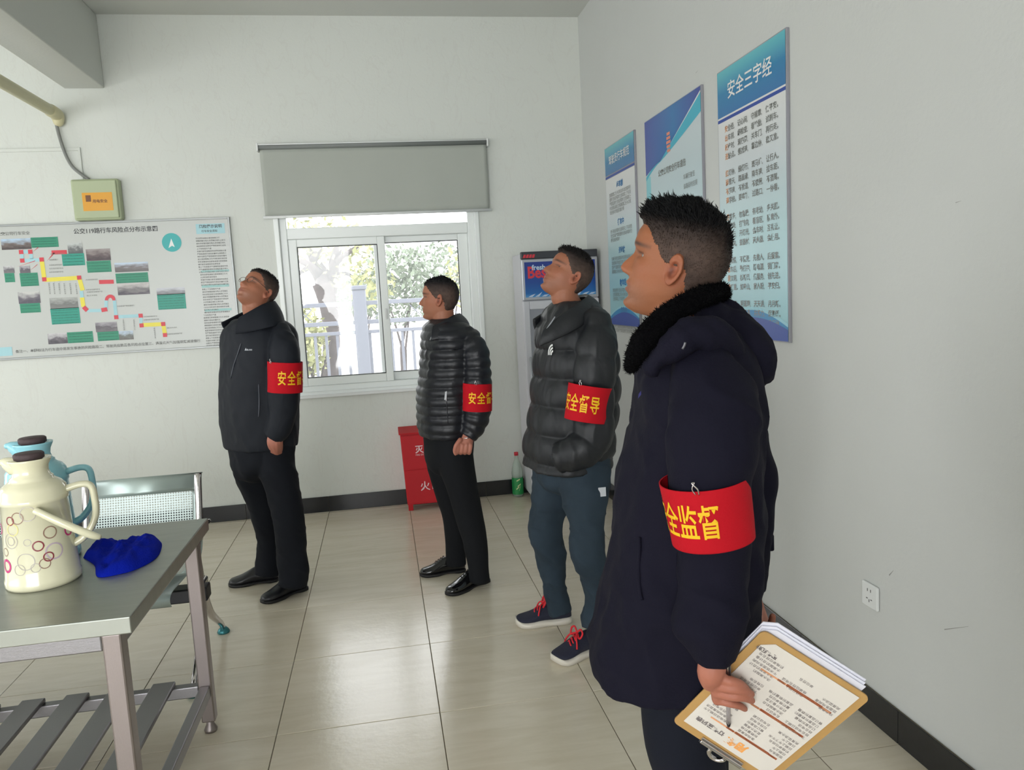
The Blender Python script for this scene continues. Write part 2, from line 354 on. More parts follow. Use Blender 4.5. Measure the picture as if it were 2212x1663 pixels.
# roller blind
M_blind = mat('blind_fabric', (172, 176, 168), 0.85, bump=0.1, bscale=600, vary=0.02, vscale=3)
bl = empty('roller_blind', (0.53, YB-0.04, 2.69), 'grey fabric roller blind pulled down over the top of the window', 'blind')
pts = []; V = []; F = []; nx = 60; nz = 12
for j in range(nz+1):
    for i in range(nx+1):
        s = i/nx; t = j/nz; x = -0.272+s*(1.345+0.272)+0.004*(1-t)*0; z = 2.675-t*(0.475+0.0*s)
        V.append((x, YB-0.045+0.004*sin(s*14)*t+0.003*sin(s*31+1)*t*t, z))
for j in range(nz):
    for i in range(nx): a = j*(nx+1)+i; F.append([a, a+nx+1, a+nx+2, a+1])
o = mesh_obj('blind_fabric', V, F, M_blind, bl, True); md = o.modifiers.new('s', 'SOLIDIFY'); md.thickness = 0.0012; bake(o)
g = G(); g.add(*tube([(-0.285, YB-0.045, 2.68), (1.36, YB-0.045, 2.685)], 0.02, 16, 1)); g.ob('roller_tube', mat('blind_roller', (120, 124, 122), 0.5), bl, True)
g = G(); g.box((-0.29, YB-0.062, 2.688), (1.36, YB-0.012, 2.70)); g.ob('head_rail', M_white, bl, bevel=0.003)
for x in (-0.29, 1.348):
    g = G(); g.box((x, YB-0.068, 2.65), (x+0.012, YB-0.001, 2.705)); g.ob('bracket', M_white, bl, bevel=0.003)
g = G(); g.add(*tube([(-0.285, YB-0.045, 2.192), (1.36, YB-0.045, 2.192)], 0.0105, 12, 1)); g.ob('bottom_bar', M_white, bl, True)

# ------------------------------------------------------------------ map board
YW = YB-0.001
def wp(u, v, y=YW): return at(u, v, y)
board = empty('route_map_board', (-1.4, YB, 1.3), 'large white bus route risk map board with green captions in grey frame', 'notice board')
BX0, BX1, BZ0, BZ1 = -2.30, -0.535, 1.30, 2.197
g = G(); g.box((BX0, YB-0.012, BZ0), (BX1, YB-0.001, BZ1)); g.ob('board_sheet', mat('board_gloss', (190, 193, 189), 0.3, spec=0.5), board)
g = G(); frame_rect(g, BX0-0.012, BX1+0.012, BZ0-0.012, BZ1+0.012, YB-0.02, YB-0.001, (0.014,)*4); g.ob('board_frame', mat('board_frame_alu', (150, 153, 152), 0.4, metal=0.5), board, bevel=0.002)
YP = YB-0.0130
def bp(X, Y, lift=0.0):
    """point of the board face from a point of the enlarged photo crop"""
    return at(X/3.95, 440+Y/3.95, YP-lift)
def photo_mat(i, top, mid, low):
    m = mat('photo_print_%d' % i, (128, 128, 128), 0.3); nt = m.node_tree; tc = nt.nodes.new('ShaderNodeTexCoord'); s = nt.nodes.new('ShaderNodeSeparateXYZ'); nt.links.new(tc.outputs['UV'], s.inputs[0])
    n = nt.nodes.new('ShaderNodeTexNoise'); n.inputs['Scale'].default_value = 3.2; n.inputs['Detail'].default_value = 5; mp = nt.nodes.new('ShaderNodeMapping'); mp.inputs['Location'].default_value = (i*3.1, i*1.7, 0); nt.links.new(tc.outputs['UV'], mp.inputs[0]); nt.links.new(mp.outputs[0], n.inputs[0])
    a = nt.nodes.new('ShaderNodeMath'); a.operation = 'MULTIPLY_ADD'; a.inputs[1].default_value = 1.1; nt.links.new(n.outputs[0], a.inputs[0]); b = nt.nodes.new('ShaderNodeMath'); b.operation = 'SUBTRACT'; b.inputs[1].default_value = 0.55; nt.links.new(s.outputs[1], b.inputs[0]); nt.links.new(b.outputs[0], a.inputs[2])
    cr = nt.nodes.new('ShaderNodeValToRGB'); e = cr.color_ramp.elements; e[0].position = 0.1; e[0].color = (*lin(low), 1); e[1].position = 0.95; e[1].color = (*lin(top), 1); k = e.new(0.48); k.color = (*lin(mid), 1); k2 = e.new(0.62); k2.color = (*lin(tuple(int((p+q)/2) for p, q in zip(mid, top))), 1)
    nt.links.new(a.outputs[0], cr.inputs[0]); nt.links.new(cr.outputs[0], nt.nodes['Principled BSDF'].inputs['Base Color']); return m
def pquad(name, pts, m, parent, lift, uv=True):
    o = mesh_obj(name, pts, [[0, 1, 2, 3]], m, parent)
    if uv:
        l = o.data.uv_layers.new(name='UV')
        for k, c in enumerate(((0, 0), (1, 0), (1, 1), (0, 1))): l.data[k].uv = c
    return o
def crect(X0, Y0, X1, Y1, lift=0.0):
    c = bp((X0+X1)/2, (Y0+Y1)/2, lift); p = bp(X0, (Y0+Y1)/2, lift); q = bp(X1, (Y0+Y1)/2, lift); t = bp((X0+X1)/2, Y0, lift); b = bp((X0+X1)/2, Y1, lift)
    y = c[1]; return [(p[0], y, b[2]), (q[0], y, b[2]), (q[0], y, t[2]), (p[0], y, t[2])]
PH = [((10, 298, 265, 390), (176, 200, 222), (112, 100, 96), (70, 58, 56)), ((578, 335, 705, 425), (190, 194, 192), (110, 112, 112), (86, 90, 92)), ((735, 385, 942, 485), (150, 140, 138), (92, 76, 78), (62, 46, 52)),
      ((978, 500, 1265, 580), (186, 202, 220), (112, 104, 106), (90, 84, 84)), ((1002, 675, 1275, 775), (190, 186, 184), (120, 116, 116), (66, 58, 70)), ((1336, 715, 1578, 775), (188, 190, 196), (136, 136, 142), (104, 106, 108)),
      ((155, 750, 342, 850), (196, 196, 192), (100, 94, 104), (72, 66, 80)), ((425, 800, 665, 895), (170, 172, 168), (112, 114, 112), (120, 120, 118)), ((408, 1105, 575, 1195), (196, 194, 196), (104, 98, 106), (70, 66, 74)),
      ((815, 1010, 1000, 1092), (160, 156, 162), (84, 78, 86), (110, 106, 110)), ((1015, 1085, 1138, 1160), (180, 196, 214), (110, 116, 112), (96, 92, 88)), ((30, 530, 122, 592), (196, 196, 196), (96, 92, 98), (110, 106, 108)), ((168, 530, 258, 592), (170, 166, 172), (84, 78, 88), (98, 92, 98))]
for i, (r, t, mi, lo) in enumerate(PH): pquad('photo_print', crect(*r, 0.0004), photo_mat(i, t, mi, lo), board, 0)
CAP = [(265, 285, 497, 372), (530, 425, 722, 528), (742, 487, 948, 585), (988, 590, 1265, 674), (1345, 770, 1585, 900), (172, 590, 327, 703), (40, 592, 125, 670), (172, 850, 345, 930), (435, 890, 682, 1025), (575, 1092, 795, 1185), (832, 1090, 1015, 1168)]
for i, r in enumerate(CAP):
    o = pquad('caption_box', crect(*r, 0.0004), P_teal if i in (1, 4, 8) else P_green, board, 0, False)
    g = G(); n = max(2, int((r[3]-r[1])/21)); q = crect(*r, 0.0010); w = q[1][0]-q[0][0]; hh = q[2][2]-q[0][2]
    for k in range(n):
        ch = int((w-0.012)/0.0085); body = ''.join(random.choice('公交车站路口行人注意安全减速慢行让学校弯道观察') for _ in range(ch))
        text_on(g, body, (q[0][0]+0.006, q[0][1], q[2][2]-(k+0.85)*hh/n), (1, 0, 0), (0, 0, 1), 0.0085, res=1)
    g.ob('caption_text', M_print('dark_green', (14, 92, 78)), o)
def polyline(name, pts, w, m, lift=0.0006):
    lift += .0003*(m is P_red)+.00015*(m is P_yellow)
    g = G(); P = [bp(x, y, lift) for x, y in pts]
    for a, b in zip(P[:-1], P[1:]):
        d = unit(b-a); n = np.cross(d, A3(0, 1, 0))*w/2; g.quad(a-n, b-n, b+n, a+n)
    # make faces look into the room
    return g.ob(name, m, board)
RW = 0.028
for pts, m in (([(180, 412), (258, 408)], P_lblue), ([(190, 485), (355, 478)], P_lblue), ([(185, 412), (190, 485)], P_lblue), ([(262, 410), (268, 470)], P_lblue), ([(355, 478), (378, 645)], P_yellow), ([(378, 650), (675, 632)], P_yellow), ([(675, 632), (705, 740)], P_yellow), ([(692, 740), (700, 800)], P_lblue), ([(700, 800), (712, 880)], P_yellow), ([(712, 880), (745, 912)], P_red), ([(745, 912), (865, 910)], P_lblue), ([(865, 908), (915, 900)], P_red), ([(905, 900), (905, 820)], P_lblue), ([(975, 810), (990, 968)], P_lblue), ([(990, 965), (1200, 955)], P_lblue), ([(1200, 955), (1205, 1035)], P_lblue), ([(1210, 1035), (1390, 1027)], P_yellow), ([(1392, 1027), (1408, 1118)], P_yellow), ([(440, 416), (570, 412)], P_red), ([(845, 668), (970, 665)], P_red)):
    polyline('route_line', pts, RW*(0.8 if m is P_lblue else 1.0), m)
g = G()
arc = [(905+35+35*cos(a)*1.0, 825-38*sin(a)) for a in np.linspace(pi, 0, 9)]
ai = [bp(x, y, .0012) for x, y in [(940+18*cos(a), 825-22*sin(a)) for a in np.linspace(pi, 0, 17)]]; ao = [bp(x, y, .0012) for x, y in [(940+46*cos(a), 825-50*sin(a)) for a in np.linspace(pi, 0, 17)]]
g.add(ai+ao, [[i, i+1, 18+i, 17+i] for i in range(16)]); g.ob('route_line', P_red, board)
g = G()
for x, y in ((180, 412), (258, 410), (190, 485), (355, 476), (378, 645), (675, 630), (992, 968), (1200, 955), (1208, 1038), (1392, 1026), (1408, 1120)):
    c = bp(x, y, 0.0011); r = 0.014; g.quad((c[0]-r, c[1], c[2]-r), (c[0]+r, c[1], c[2]-r), (c[0]+r, c[1], c[2]+r), (c[0]-r, c[1], c[2]+r))
g.ob('route_stop', P_red, board)
g = G()
for pts in (((400, 490), (470, 420), (455, 418)), ((282, 410), (330, 372), (320, 372)), ((140, 540), (300, 490), (300, 484)), ((250, 575), (320, 520), (318, 516))):
    P = [bp(x, y, 0.0009) for x, y in pts]; g.add(P, [[0, 1, 2]])
g.ob('pointer', P_red, board)
# compass disc
g = G(); c = bp(1465, 330, 0.0006); g.add([(c[0]+0.065*cos(a), c[1], c[2]+0.065*sin(a)) for a in np.linspace(0, 2*pi, 40, endpoint=False)], [list(range(40))]); cp = g.ob('compass_disc', M_print('cyan', (40, 168, 168)), board)
g = G(); c = bp(1465, 340, 0.0012); g.add([(c[0], c[1], c[2]+0.035), (c[0]+0.018, c[1], c[2]-0.025), (c[0], c[1], c[2]-0.015), (c[0]-0.024, c[1], c[2]-0.03)], [[0, 1, 2, 3]]); g.ob('arrow', P_white, cp)
# board writing
EX, EZ = A3(1, 0, 0), A3(0, 0, 1)
g = G()
t0 = bp(628, 255, 0.001); t1 = bp(1335, 240, 0.001); text_on(g, '公交119路行车风险点分布示意图', t0, EX, EZ, 0.040, bold=0.012, sx=(t1[0]-t0[0])/(0.04*14.2)); g.ob('title_text', P_black, board)
o = pquad('title_panel', crect(1672, 170, 1918, 255, 0.0005), P_lblue, board, 0, False); g = G()
q = crect(1672, 170, 1918, 255, 0.0011); text_on(g, '风险提示说明', (q[0][0]+0.02, q[0][1], q[0][2]+0.042), EX, EZ, 0.026, bold=0.02); text_on(g, '行车安全须知', (q[0][0]+0.035, q[0][1], q[0][2]+0.012), EX, EZ, 0.018, bold=0.01); g.ob('panel_text', P_black, o)
WORDS = '车辆行驶至该路段时应提前减速注意观察路口行人非机动车动态保持安全距离严禁超速抢行进站停靠时注意乘客上下车雨雪天气谨慎驾驶遇有学校医院集市等人员密集区域礼让斑马线文明行车规范操作'
def para(g, x0, z0, w, rows, dz, size, lift=0.001, y=None, seed=0):
    r = random.Random(seed)
    for k in range(rows):
        n = int(w/size*(1 if r.random() > 0.25 else r.uniform(0.5, 0.9))); s = r.randrange(len(WORDS)); body = (WORDS*3)[s:s+n]
        text_on(g, body, (x0, y, z0-k*dz), EX, EZ, size, res=1, bold=0.01)
g = G(); c0 = crect(1680, 280, 1930, 545, 0.001); para(g, c0[0][0], c0[2][2]-0.014, 0.20, 14, 0.0183, 0.0125, y=c0[0][1], seed=1)
c0 = crect(1710, 590, 1950, 680, 0.001); para(g, c0[0][0], c0[2][2]-0.014, 0.19, 5, 0.0183, 0.0125, y=c0[0][1], seed=2)
c0 = crect(1730, 715, 1960, 885, 0.001); para(g, c0[0][0], c0[2][2]-0.014, 0.185, 10, 0.0183, 0.0125, y=c0[0][1], seed=3)
c0 = crect(1745, 935, 1960, 1165, 0.001); para(g, c0[0][0], c0[2][2]-0.014, 0.18, 13, 0.0183, 0.0125, y=c0[0][1], seed=4)
c0 = bp(130, 1250, 0.001); text_on(g, '备注一、本图标注为行车途中易发生事故的风险路段二、驾驶员应熟悉各风险点位置三、遇恶劣天气加强观察减速慢行', (c0[0], c0[1], BZ0+0.035), EX, EZ, 0.0235, res=1, bold=0.015)
c0 = bp(0, 270, 0.001); text_on(g, '公交公司行车安全', (c0[0]-0.02, c0[1], c0[2]), EX, EZ, 0.026, res=1, bold=0.015)
for (X, Y, n) in ((730, 655, 7), (735, 740, 8), (740, 760, 9), (740, 790, 6), (430, 435, 8), (420, 485, 5), (420, 530, 7), (420, 560, 8), (420, 590, 8), (1000, 880, 10), (1225, 970, 8), (1225, 997, 9), (1425, 1065, 6), (1425, 1118, 9)):
    c0 = bp(X, Y, 0.001); text_on(g, (WORDS*2)[n*3:n*3+n], c0, EX, EZ, 0.0115, res=1)
for X in (410, 450, 495, 540, 590, 640, 1045, 1135, 1310):
    c0 = bp(X, 690 if X < 700 else 1000 if X < 1200 else 1070, 0.001)
    for k in range(6): text_on(g, WORDS[k+X % 20], (c0[0], c0[1], c0[2]-k*0.013), EX, EZ, 0.0115, res=1)
g.ob('small_text', P_grey, board)
for (a, b, c_, d) in ((1712, 565, 1955, 582), (1720, 690, 1955, 712), (1745, 895, 1975, 915)): pquad('heading_strip', crect(a, b, c_, d, 0.0005), M_print('pale_teal', (150, 196, 192)), board, 0, False)
pquad('corner_panel', crect(-60, 1225, 105, 1300, 0.0005), P_lblue, board, 0, False)

# ------------------------------------------------------------------ fuse box, pipe, cable, trunking
box = empty('distribution_box', (-1.37, YB-0.05, 2.21), 'pale green plastic electrical box with orange label above the map board', 'electrical box')
M_gbox = mat('sage_plastic', (172, 182, 148), 0.45, bump=0.03)
g = G(); g.box((-1.523, YB-0.075, 2.212), (-1.220, YB-0.001, 2.487)); g.ob('casing', M_gbox, box, bevel=0.012, seg=3)
g = G(); g.box((-1.512, YB-0.09, 2.222), (-1.231, YB-0.074, 2.477)); g.ob('cover', M_gbox, box, bevel=0.008, seg=3)
a = at(176, 415, YB-0.091); b = at(247, 454, YB-0.091)
g = G(); g.box((a[0], YB-0.0915, b[2]), (b[0]-0.004, YB-0.0895, a[2]-0.005)); st = g.ob('label_sticker', mat('amber_label', (222, 158, 44), 0.3), box)
g = G(); g.box((a[0]+0.022, YB-0.0925, a[2]-0.065), (a[0]+0.055, YB-0.0914, a[2]-0.022)); text_on(g, '用电安全', (a[0]+0.063, YB-0.0925, (a[2]+b[2])/2-0.008), EX, EZ, 0.024, bold=0.02); g.ob('label_print', M_print('brown', (110, 66, 30)), st)
pe = at(122, 246, YB-0.06)
pipe = empty('conduit_pipe', (pe[0], YB-0.06, pe[2]), 'cream plastic conduit pipe running along the left towards the electrical box', 'pipe')
M_pipe = mat('cream_pvc', (204, 198, 160), 0.4, bump=0.03)
g = G(); g.add(*tube([(pe[0], YB-0.05, pe[2]+0.0), (pe[0], 1.0, pe[2]+0.0), (pe[0], -2.0, pe[2]), (pe[0], -4.7, pe[2])], 0.036, 20, 2)); g.ob('pipe', M_pipe, pipe, True)
g = G(); g.add(*tube([(pe[0], YB-0.16, pe[2]), (pe[0], YB-0.07, pe[2]-0.002), (pe[0], YB-0.045, pe[2]-0.018), (pe[0], YB-0.04, pe[2]-0.045)], [0.042, 0.042, 0.042, 0.034], 20, 4, round_end=True)); g.ob('elbow', M_pipe, pipe, True)
for yy in (2.4, 0.6):
    g = G(); g.add(*tube([(pe[0], yy, pe[2]), (pe[0], yy-0.05, pe[2])], 0.0405, 20, 1)); g.ob('coupling', M_pipe, pipe, True)
cb = [at(u, v, YB-0.04) for u, v in ((120, 258), (127, 290), (140, 330), (155, 358), (175, 376), (192, 388))]
cb[-1] = np.array([cb[-1][0], YB-0.04, 2.488])
g = G(); g.add(*tube(cb, 0.011, 12, 5, ref=(0, 1, 0))); cab = g.ob('flexible_cable', mat('grey_conduit', (128, 130, 126), 0.5, bump=0.3, bscale=30, stretch=(1, 1, 8)), None, True); tag(cab, 'grey flexible cable hanging from cream pipe into the electrical box', 'cable')
g = G(); a = wp(170, 322); g.box((-2.6, YB-0.014, a[2]-0.012), (a[0]+0.01, YB-0.001, a[2]+0.010)); g.box((a[0]-0.004, YB-0.013, 2.49), (a[0]+0.012, YB-0.001, a[2]+0.010)); S(g.ob('trim_2', M_wall, bevel=0.003))

# ------------------------------------------------------------------ posters on the right wall (x = XR)
EY = A3(0, -1, 0)     # reading direction on the right wall, seen from inside
def poster(name, y0, y1, z0, z1, label):
    """y0 = left edge as seen (far), y1 = right edge (near)"""
    p = empty(name, (XR, (y0+y1)/2, (z0+z1)/2), label, 'poster')
    g = G(); g.box((XR-0.014, y1, z0), (XR-0.001, y0, z1)); g.ob('backing_board', mat('poster_edge', (150, 150, 158), 0.4), p, bevel=0.001, seg=1); return p
XP = XR-0.0148
def ppoly(name, yz, m, p, lift=0.0):
    """polygon in poster plane; points (y,z) counter-clockwise as seen from the room"""
    return mesh_obj(name, [(XP-lift, y, z) for y, z in yz], [list(range(len(yz)))], m, p)
def grad_panel(name, y0, y1, z0, z1, stops, p, lift=0.0):
    m = mat_ramp(name+'_%.2f' % y0, stops, z0-p.location.z, z1-p.location.z, rough=0.32)
    return ppoly(name, [(y0, z0), (y1, z0), (y1, z1), (y0, z1)], m, p, lift)
def wave_poly(name, y0, y1, zb, f, m, p, lift, n=24, top=None):
    ys = np.linspace(y0, y1, n+1); a = [(y, f((y-y0)/(y1-y0))) for y in ys]; b = [(y, (zb if top is None else top((y-y0)/(y1-y0)))) for y in ys]
    V = [(XP-lift, y, z) for y, z in b]+[(XP-lift, y, z) for y, z in a]; F = [[i, i+1, n+2+i, n+1+i] for i in range(n)]
    return mesh_obj(name, V, F, m, p)
M_hd = None
def header(p, y0, y1, z0, z1, title, size):
    m = mat_ramp('header_%.2f' % y0, [(0, (38, 112, 172)), (0.5, (30, 124, 174)), (1, (96, 186, 196))], z0-p.location.z, z1-p.location.z, rough=0.16)
    h = ppoly('header_panel', [(y0, z0), (y1, z0), (y1, z1), (y0, z1)], m, p, 0.0004)
    g = G(); wv = text_geo(title, 0.02, 3, 'CENTER')[0]; text_on(g, title, (XP-0.0016, (y0+y1)/2, z0+(z1-z0)*0.36), EY, EZ, size, bold=0.012, align='CENTER', res=3); g.ob('title_text', P_white, h)
    ppoly('rule_line', [(y0, z0-0.022), (y1, z0-0.022), (y1, z0-0.008), (y0, z0-0.008)], P_navy, p, 0.0006)
def body_wave(p, y0, y1, z0, h=0.1):
    wave_poly('wave_band', y0, y1, z0, lambda s: z0+h*(0.55+0.75*sin(pi*(s*0.9+0.05))), M_print('sky_blue', (150, 206, 220)), p, 0.0006)
    wave_poly('wave_band', y0, y1, z0, lambda s: z0+h*(0.42+0.75*sin(pi*(s*0.9+0.05))), M_print('mid_blue', (36, 134, 188)), p, 0.0009)
    wave_poly('wave_band', y0, y1, z0, lambda s: z0+h*(0.25+0.62*sin(pi*(s*0.85+0.05))), P_navy, p, 0.0012)
BODY = [(0, (132, 190, 200)), (0.45, (168, 204, 208)), (0.75, (206, 214, 218)), (1, (222, 222, 220))]
ZP0, ZP1 = 1.307, 2.511
# poster 1 (far)
p1 = poster('rules_poster', 3.075, 2.455, ZP0, ZP1, 'narrow blue topped rules poster nearest the room corner'); grad_panel('body_panel', 3.07, 2.46, ZP0+0.005, 2.30, BODY, p1)
header(p1, 3.07, 2.46, 2.325, ZP1-0.005, '驾驶员行车规范', 0.062); body_wave(p1, 3.07, 2.46, ZP0+0.005, 0.10)
g = G(); gh = G(); zz = 2.25; r = random.Random(3)
for k, rows in enumerate((5, 3, 4, 3, 4)):
    text_on(gh, ('出车前', '行车中', '进出站', '收车后', '应急时')[k], (XP-0.001, 2.765, zz-0.03), EY, EZ, 0.045, bold=0.04, align='CENTER', res=1)
    for j in range(rows):
        n = 16 if j < rows-1 else r.randint(6, 14); s = r.randrange(60); text_on(g, (WORDS*2)[s:s+n], (XP-0.001, 3.0, zz-0.075-j*0.029), EY, EZ, 0.030*0.95, res=1)
    zz -= 0.075+rows*0.029+0.022
g.ob('rule_text', P_grey, p1); gh.ob('heading_text', P_blue, p1)
# poster 2 (middle)
p2 = poster('notice_poster', 2.262, 1.458, ZP0, ZP1, 'middle blue wave poster with an orange emblem at the top, behind the nearest man'); y0, y1 = 2.257, 1.463
grad_panel('body_panel', y0, y1, ZP0+0.005, 2.4, [(0, (140, 196, 206)), (0.5, (182, 206, 212)), (1, (200, 210, 214))], p2)
top = lambda s: ZP1-0.005
wave_poly('wave_band', y0, y1, 0, lambda s: 2.262-0.105*sin(pi*min(1, s*1.0))*0+(-0.09 if s < .12 else -0.09+0.0*s)+0.0+0.19*max(0, s-0.3)**1.1*1.1+0.075*sin(min(1, s/0.35)*pi/2), M_print('aqua', (70, 176, 200)), p2, 0.0005, top=top)
wave_poly('wave_band', y0, y1, 0, lambda s: 2.285+(-0.09)+0.27*max(0, s-0.3)**1.05*1.2+0.06*sin(min(1, s/0.35)*pi/2), P_white, p2, 0.0008, top=top)
m = mat_ramp('poster_wave_blue', [(0, (54, 66, 152)), (0.45, (28, 112, 176)), (1, (54, 74, 160))], -0.4, 0.4, axis=1, rough=0.16)
wave_poly('wave_band', y0, y1, 0, lambda s: 2.30+(-0.10)+0.285*max(0, s-0.3)**1.02*1.2+0.05*sin(min(1, s/0.35)*pi/2), m, p2, 0.0011, top=top)
g = G()
for k in range(5):
    z = 2.275+k*0.022; w = 0.030-0.004*abs(k-2); g.box((XP-0.002, 1.89-w, z), (XP-0.0014, 1.89+w, z+0.015))
g.ob('emblem', M_print('salmon', (226, 138, 112)), p2)
grad_panel('side_strip', y0, y0-0.075, ZP0+0.005, 2.19, [(0, (70, 170, 196)), (1, (140, 204, 212))], p2, 0.0004)
g = G(); text_on(g, '公交公司安全行车通告', (XP-0.001, 2.06, 2.17), EY, EZ, 0.040, bold=0.02, res=1)
for j, (yy, n) in enumerate(((1.70, 5), (1.70, 6), (2.12, 2), (2.12, 9), (2.12, 17), (2.0, 12), (2.12, 17), (2.0, 15), (2.12, 12), (2.0, 14), (2.12, 17), (2.12, 9))):
    text_on(g, (WORDS*2)[j*5:j*5+n], (XP-0.001, yy, 2.10-j*0.048), EY, EZ, 0.030, res=1)
g.ob('notice_text', P_grey, p2); body_wave(p2, y0, y1, ZP0+0.005, 0.09)
# poster 3 (near)
p3 = poster('verse_poster', 1.278, 0.666, ZP0, ZP1, 'wide blue topped safety verse poster nearest the camera, tallest in view'); y0, y1 = 1.273, 0.671
grad_panel('body_panel', y0, y1, ZP0+0.005, 2.31, BODY, p3); header(p3, y0, y1, 2.305, ZP1-0.005, '安全三字经', 0.080)
VS = ['安全经', '记心间', '守规章', '保平安', '出车前', '细检查', '看轮胎', '试刹车', '起步时', '观四周', '关车门', '再行走', '进站点', '慢减速', '靠边停', '稳又准', '红灯停', '绿灯行', '斑马线', '让行人', '雨雪天', '路面滑', '降车速', '拉车距', '不超速', '不抢道', '不疲劳', '不酒驾', '遇学校', '要鸣笛', '过路口', '一停看', '乘客多', '勿急躁', '有老幼', '多关照', '转弯处', '打转向', '看盲区', '防意外', '夜间行', '开灯光', '会车时', '互礼让', '防火灾', '查器材', '灭火器', '会使用', '遇险情', '不慌张', '先救人', '后报案', '收车后', '勤打扫', '断电源', '锁门窗', '讲文明', '树新风', '优服务', '创先进', '责任重', '如泰山', '家人盼', '平安归', '学三字', '明道理', '天天讲', '月月新', '人人守', '保畅通', '共努力', '促和谐', '安全经', '常诵读', '入脑海', '见行动', '众一心', '筑防线', '安如山', '乐万家']
g = G(); go = G(); i = 0; zz = 2.235
for st in range(5):
    for rw in range(4):
        for c_ in range(4):
            s = VS[i % len(VS)]; i += 1; yy = y0-0.068-c_*0.125
            if c_ == 0: text_on(go, s[0], (XP-0.001, yy, zz), EY, EZ, 0.030, bold=0.03, res=1); text_on(g, s[1:]+(',' if rw < 3 else '。'), (XP-0.001, yy-0.030, zz), EY, EZ, 0.030, bold=0.02, res=1)
            else: text_on(g, s+(',' if c_ < 3 else '。'), (XP-0.001, yy, zz), EY, EZ, 0.030, bold=0.02, res=1)
        zz -= 0.0405
    zz -= 0.034
g.ob('verse_text', P_grey, p3); go.ob('verse_initials', M_print('tan', (206, 150, 110)), p3); body_wave(p3, y0, y1, ZP0+0.005, 0.105)

scf = mat('scuff_grey', (150, 150, 146), 0.8)
for u0, v0, u1, v1, w in ((1921, 1243, 1930, 1232, .006), (2040, 1360, 2092, 1353, .004), (1503, 158, 1508, 152, .004), (2064, 438, 2076, 434, .003)):
    a, b = atx(u0, v0, XR-.0008), atx(u1, v1, XR-.0008); d = unit(b-a); n_ = np.cross(d, A3(1, 0, 0))*w/2
    mesh_obj('scuff_mark', [a-n_*.4, b-n_*.2, b+n_*.2, a+n_], [[0, 1, 2, 3]], scf, bpy.data.objects['wall_right'])
# socket on the right wall
so = empty('wall_socket', (XR, 0.16, 0.45), 'white double wall socket low on the right wall', 'socket')
g = G(); g.box((XR-0.012, 0.113, 0.413), (XR-0.001, 0.199, 0.499)); g.ob('socket_plate', M_white, so, bevel=0.005, seg=3)
g = G()
for (y, z, w, h) in ((0.165, 0.475, 0.003, 0.010), (0.148, 0.475, 0.003, 0.010), (0.156, 0.438, 0.003, 0.010), (0.168, 0.444, 0.008, 0.003), (0.144, 0.444, 0.008, 0.003)): g.box((XR-0.0126, y-w/2, z-h/2), (XR-0.0115, y+w/2, z+h/2))
g.ob('socket_slots', mat('socket_dark', (50, 52, 50), 0.6), so)

# ------------------------------------------------------------------ fridge
fr = empty('display_fridge', (1.79, 3.47, 0), 'white upright drinks fridge with blue sign in the corner behind the third man', 'fridge')
M_fw = mat('fridge_white', (206, 206, 212), 0.35); M_fs = mat('fridge_silver', (176, 178, 184), 0.35, metal=0.3)
fx0, fx1, fy0, fy1 = 1.502, 2.068, 3.30, 3.655
g = G(); g.box((fx0, fy0+0.03, 0.05), (fx1, fy1, 1.84)); g.ob('cabinet', M_fw, fr, bevel=0.006)
g = G(); frame_rect(g, fx0+0.002, fx1-0.002, 0.16, 1.50, fy0, fy0+0.03, (0.045, 0.045, 0.05, 0.06)); dr = g.ob('door', M_fw, fr, bevel=0.006)
g = G(); g.box((fx0+0.047, fy0+0.012, 0.21), (fx1-0.047, fy0+0.018, 1.44)); g.ob('door_glass', mat('fridge_glass', (150, 152, 160), 0.12, spec=0.7), dr)
g = G(); g.add(*tube([(fx0+0.03, fy0-0.03, 0.78), (fx0+0.03, fy0-0.03, 1.10)], 0.009, 12, 1)); g.box((fx0+0.024, fy0-0.03, 0.79), (fx0+0.036, fy0, 0.81)); g.box((fx0+0.024, fy0-0.03, 1.07), (fx0+0.036, fy0, 1.09)); g.ob('handle', M_fs, dr, True)
for k in range(4):
    g = G(); z = 0.42+k*0.26; g.box((fx0+0.05, fy0+0.035, z), (fx1-0.05, fy0+0.05, z+0.012)); g.ob('shelf', M_fs, fr)
g = G(); g.box((fx0, fy0+0.004, 1.505), (fx1, fy0+0.035, 1.80)); sg = g.ob('sign_surround', M_fs, fr, bevel=0.008, seg=3)
m = mat_ramp('sign_blue', [(0, (90, 160, 214)), (0.12, (30, 104, 176)), (0.4, (22, 72, 152)), (1, (26, 48, 132))], 1.52, 1.79, rough=0.2)
g = G(); g.box((fx0+0.022, fy0+0.0005, 1.527), (fx1-0.022, fy0+0.0045, 1.778)); g.ob('sign_face', m, sg)
g = G(); text_on(g, 'Best', (fx0+0.04, fy0-0.001, 1.665), EX, EZ, 0.115, bold=0.03, sx=0.85); g.ob('sign_red_letters', P_red, sg)
g = G(); text_on(g, 'fresh', (fx0+0.075, fy0-0.0015, 1.722), EX, EZ, 0.05, bold=0.03); 
for k in range(10): x = fx0+0.04+k*0.05; g.quad((x, fy0-0.0005, 1.530), (x+0.03, fy0-0.0005, 1.53), (x+0.055, fy0-0.0005, 1.552+0.012*sin(k*2)), (x+0.02, fy0-0.0005, 1.541))
g.ob('sign_white_letters', M_print('ice', (190, 210, 230)), sg)
g = G(); g.box((fx0, fy0-0.002, 1.80), (fx1, fy0+0.036, 1.852)); cap_ = g.ob('top_panel', mat('fridge_black', (52, 54, 60), 0.3), fr, bevel=0.006)
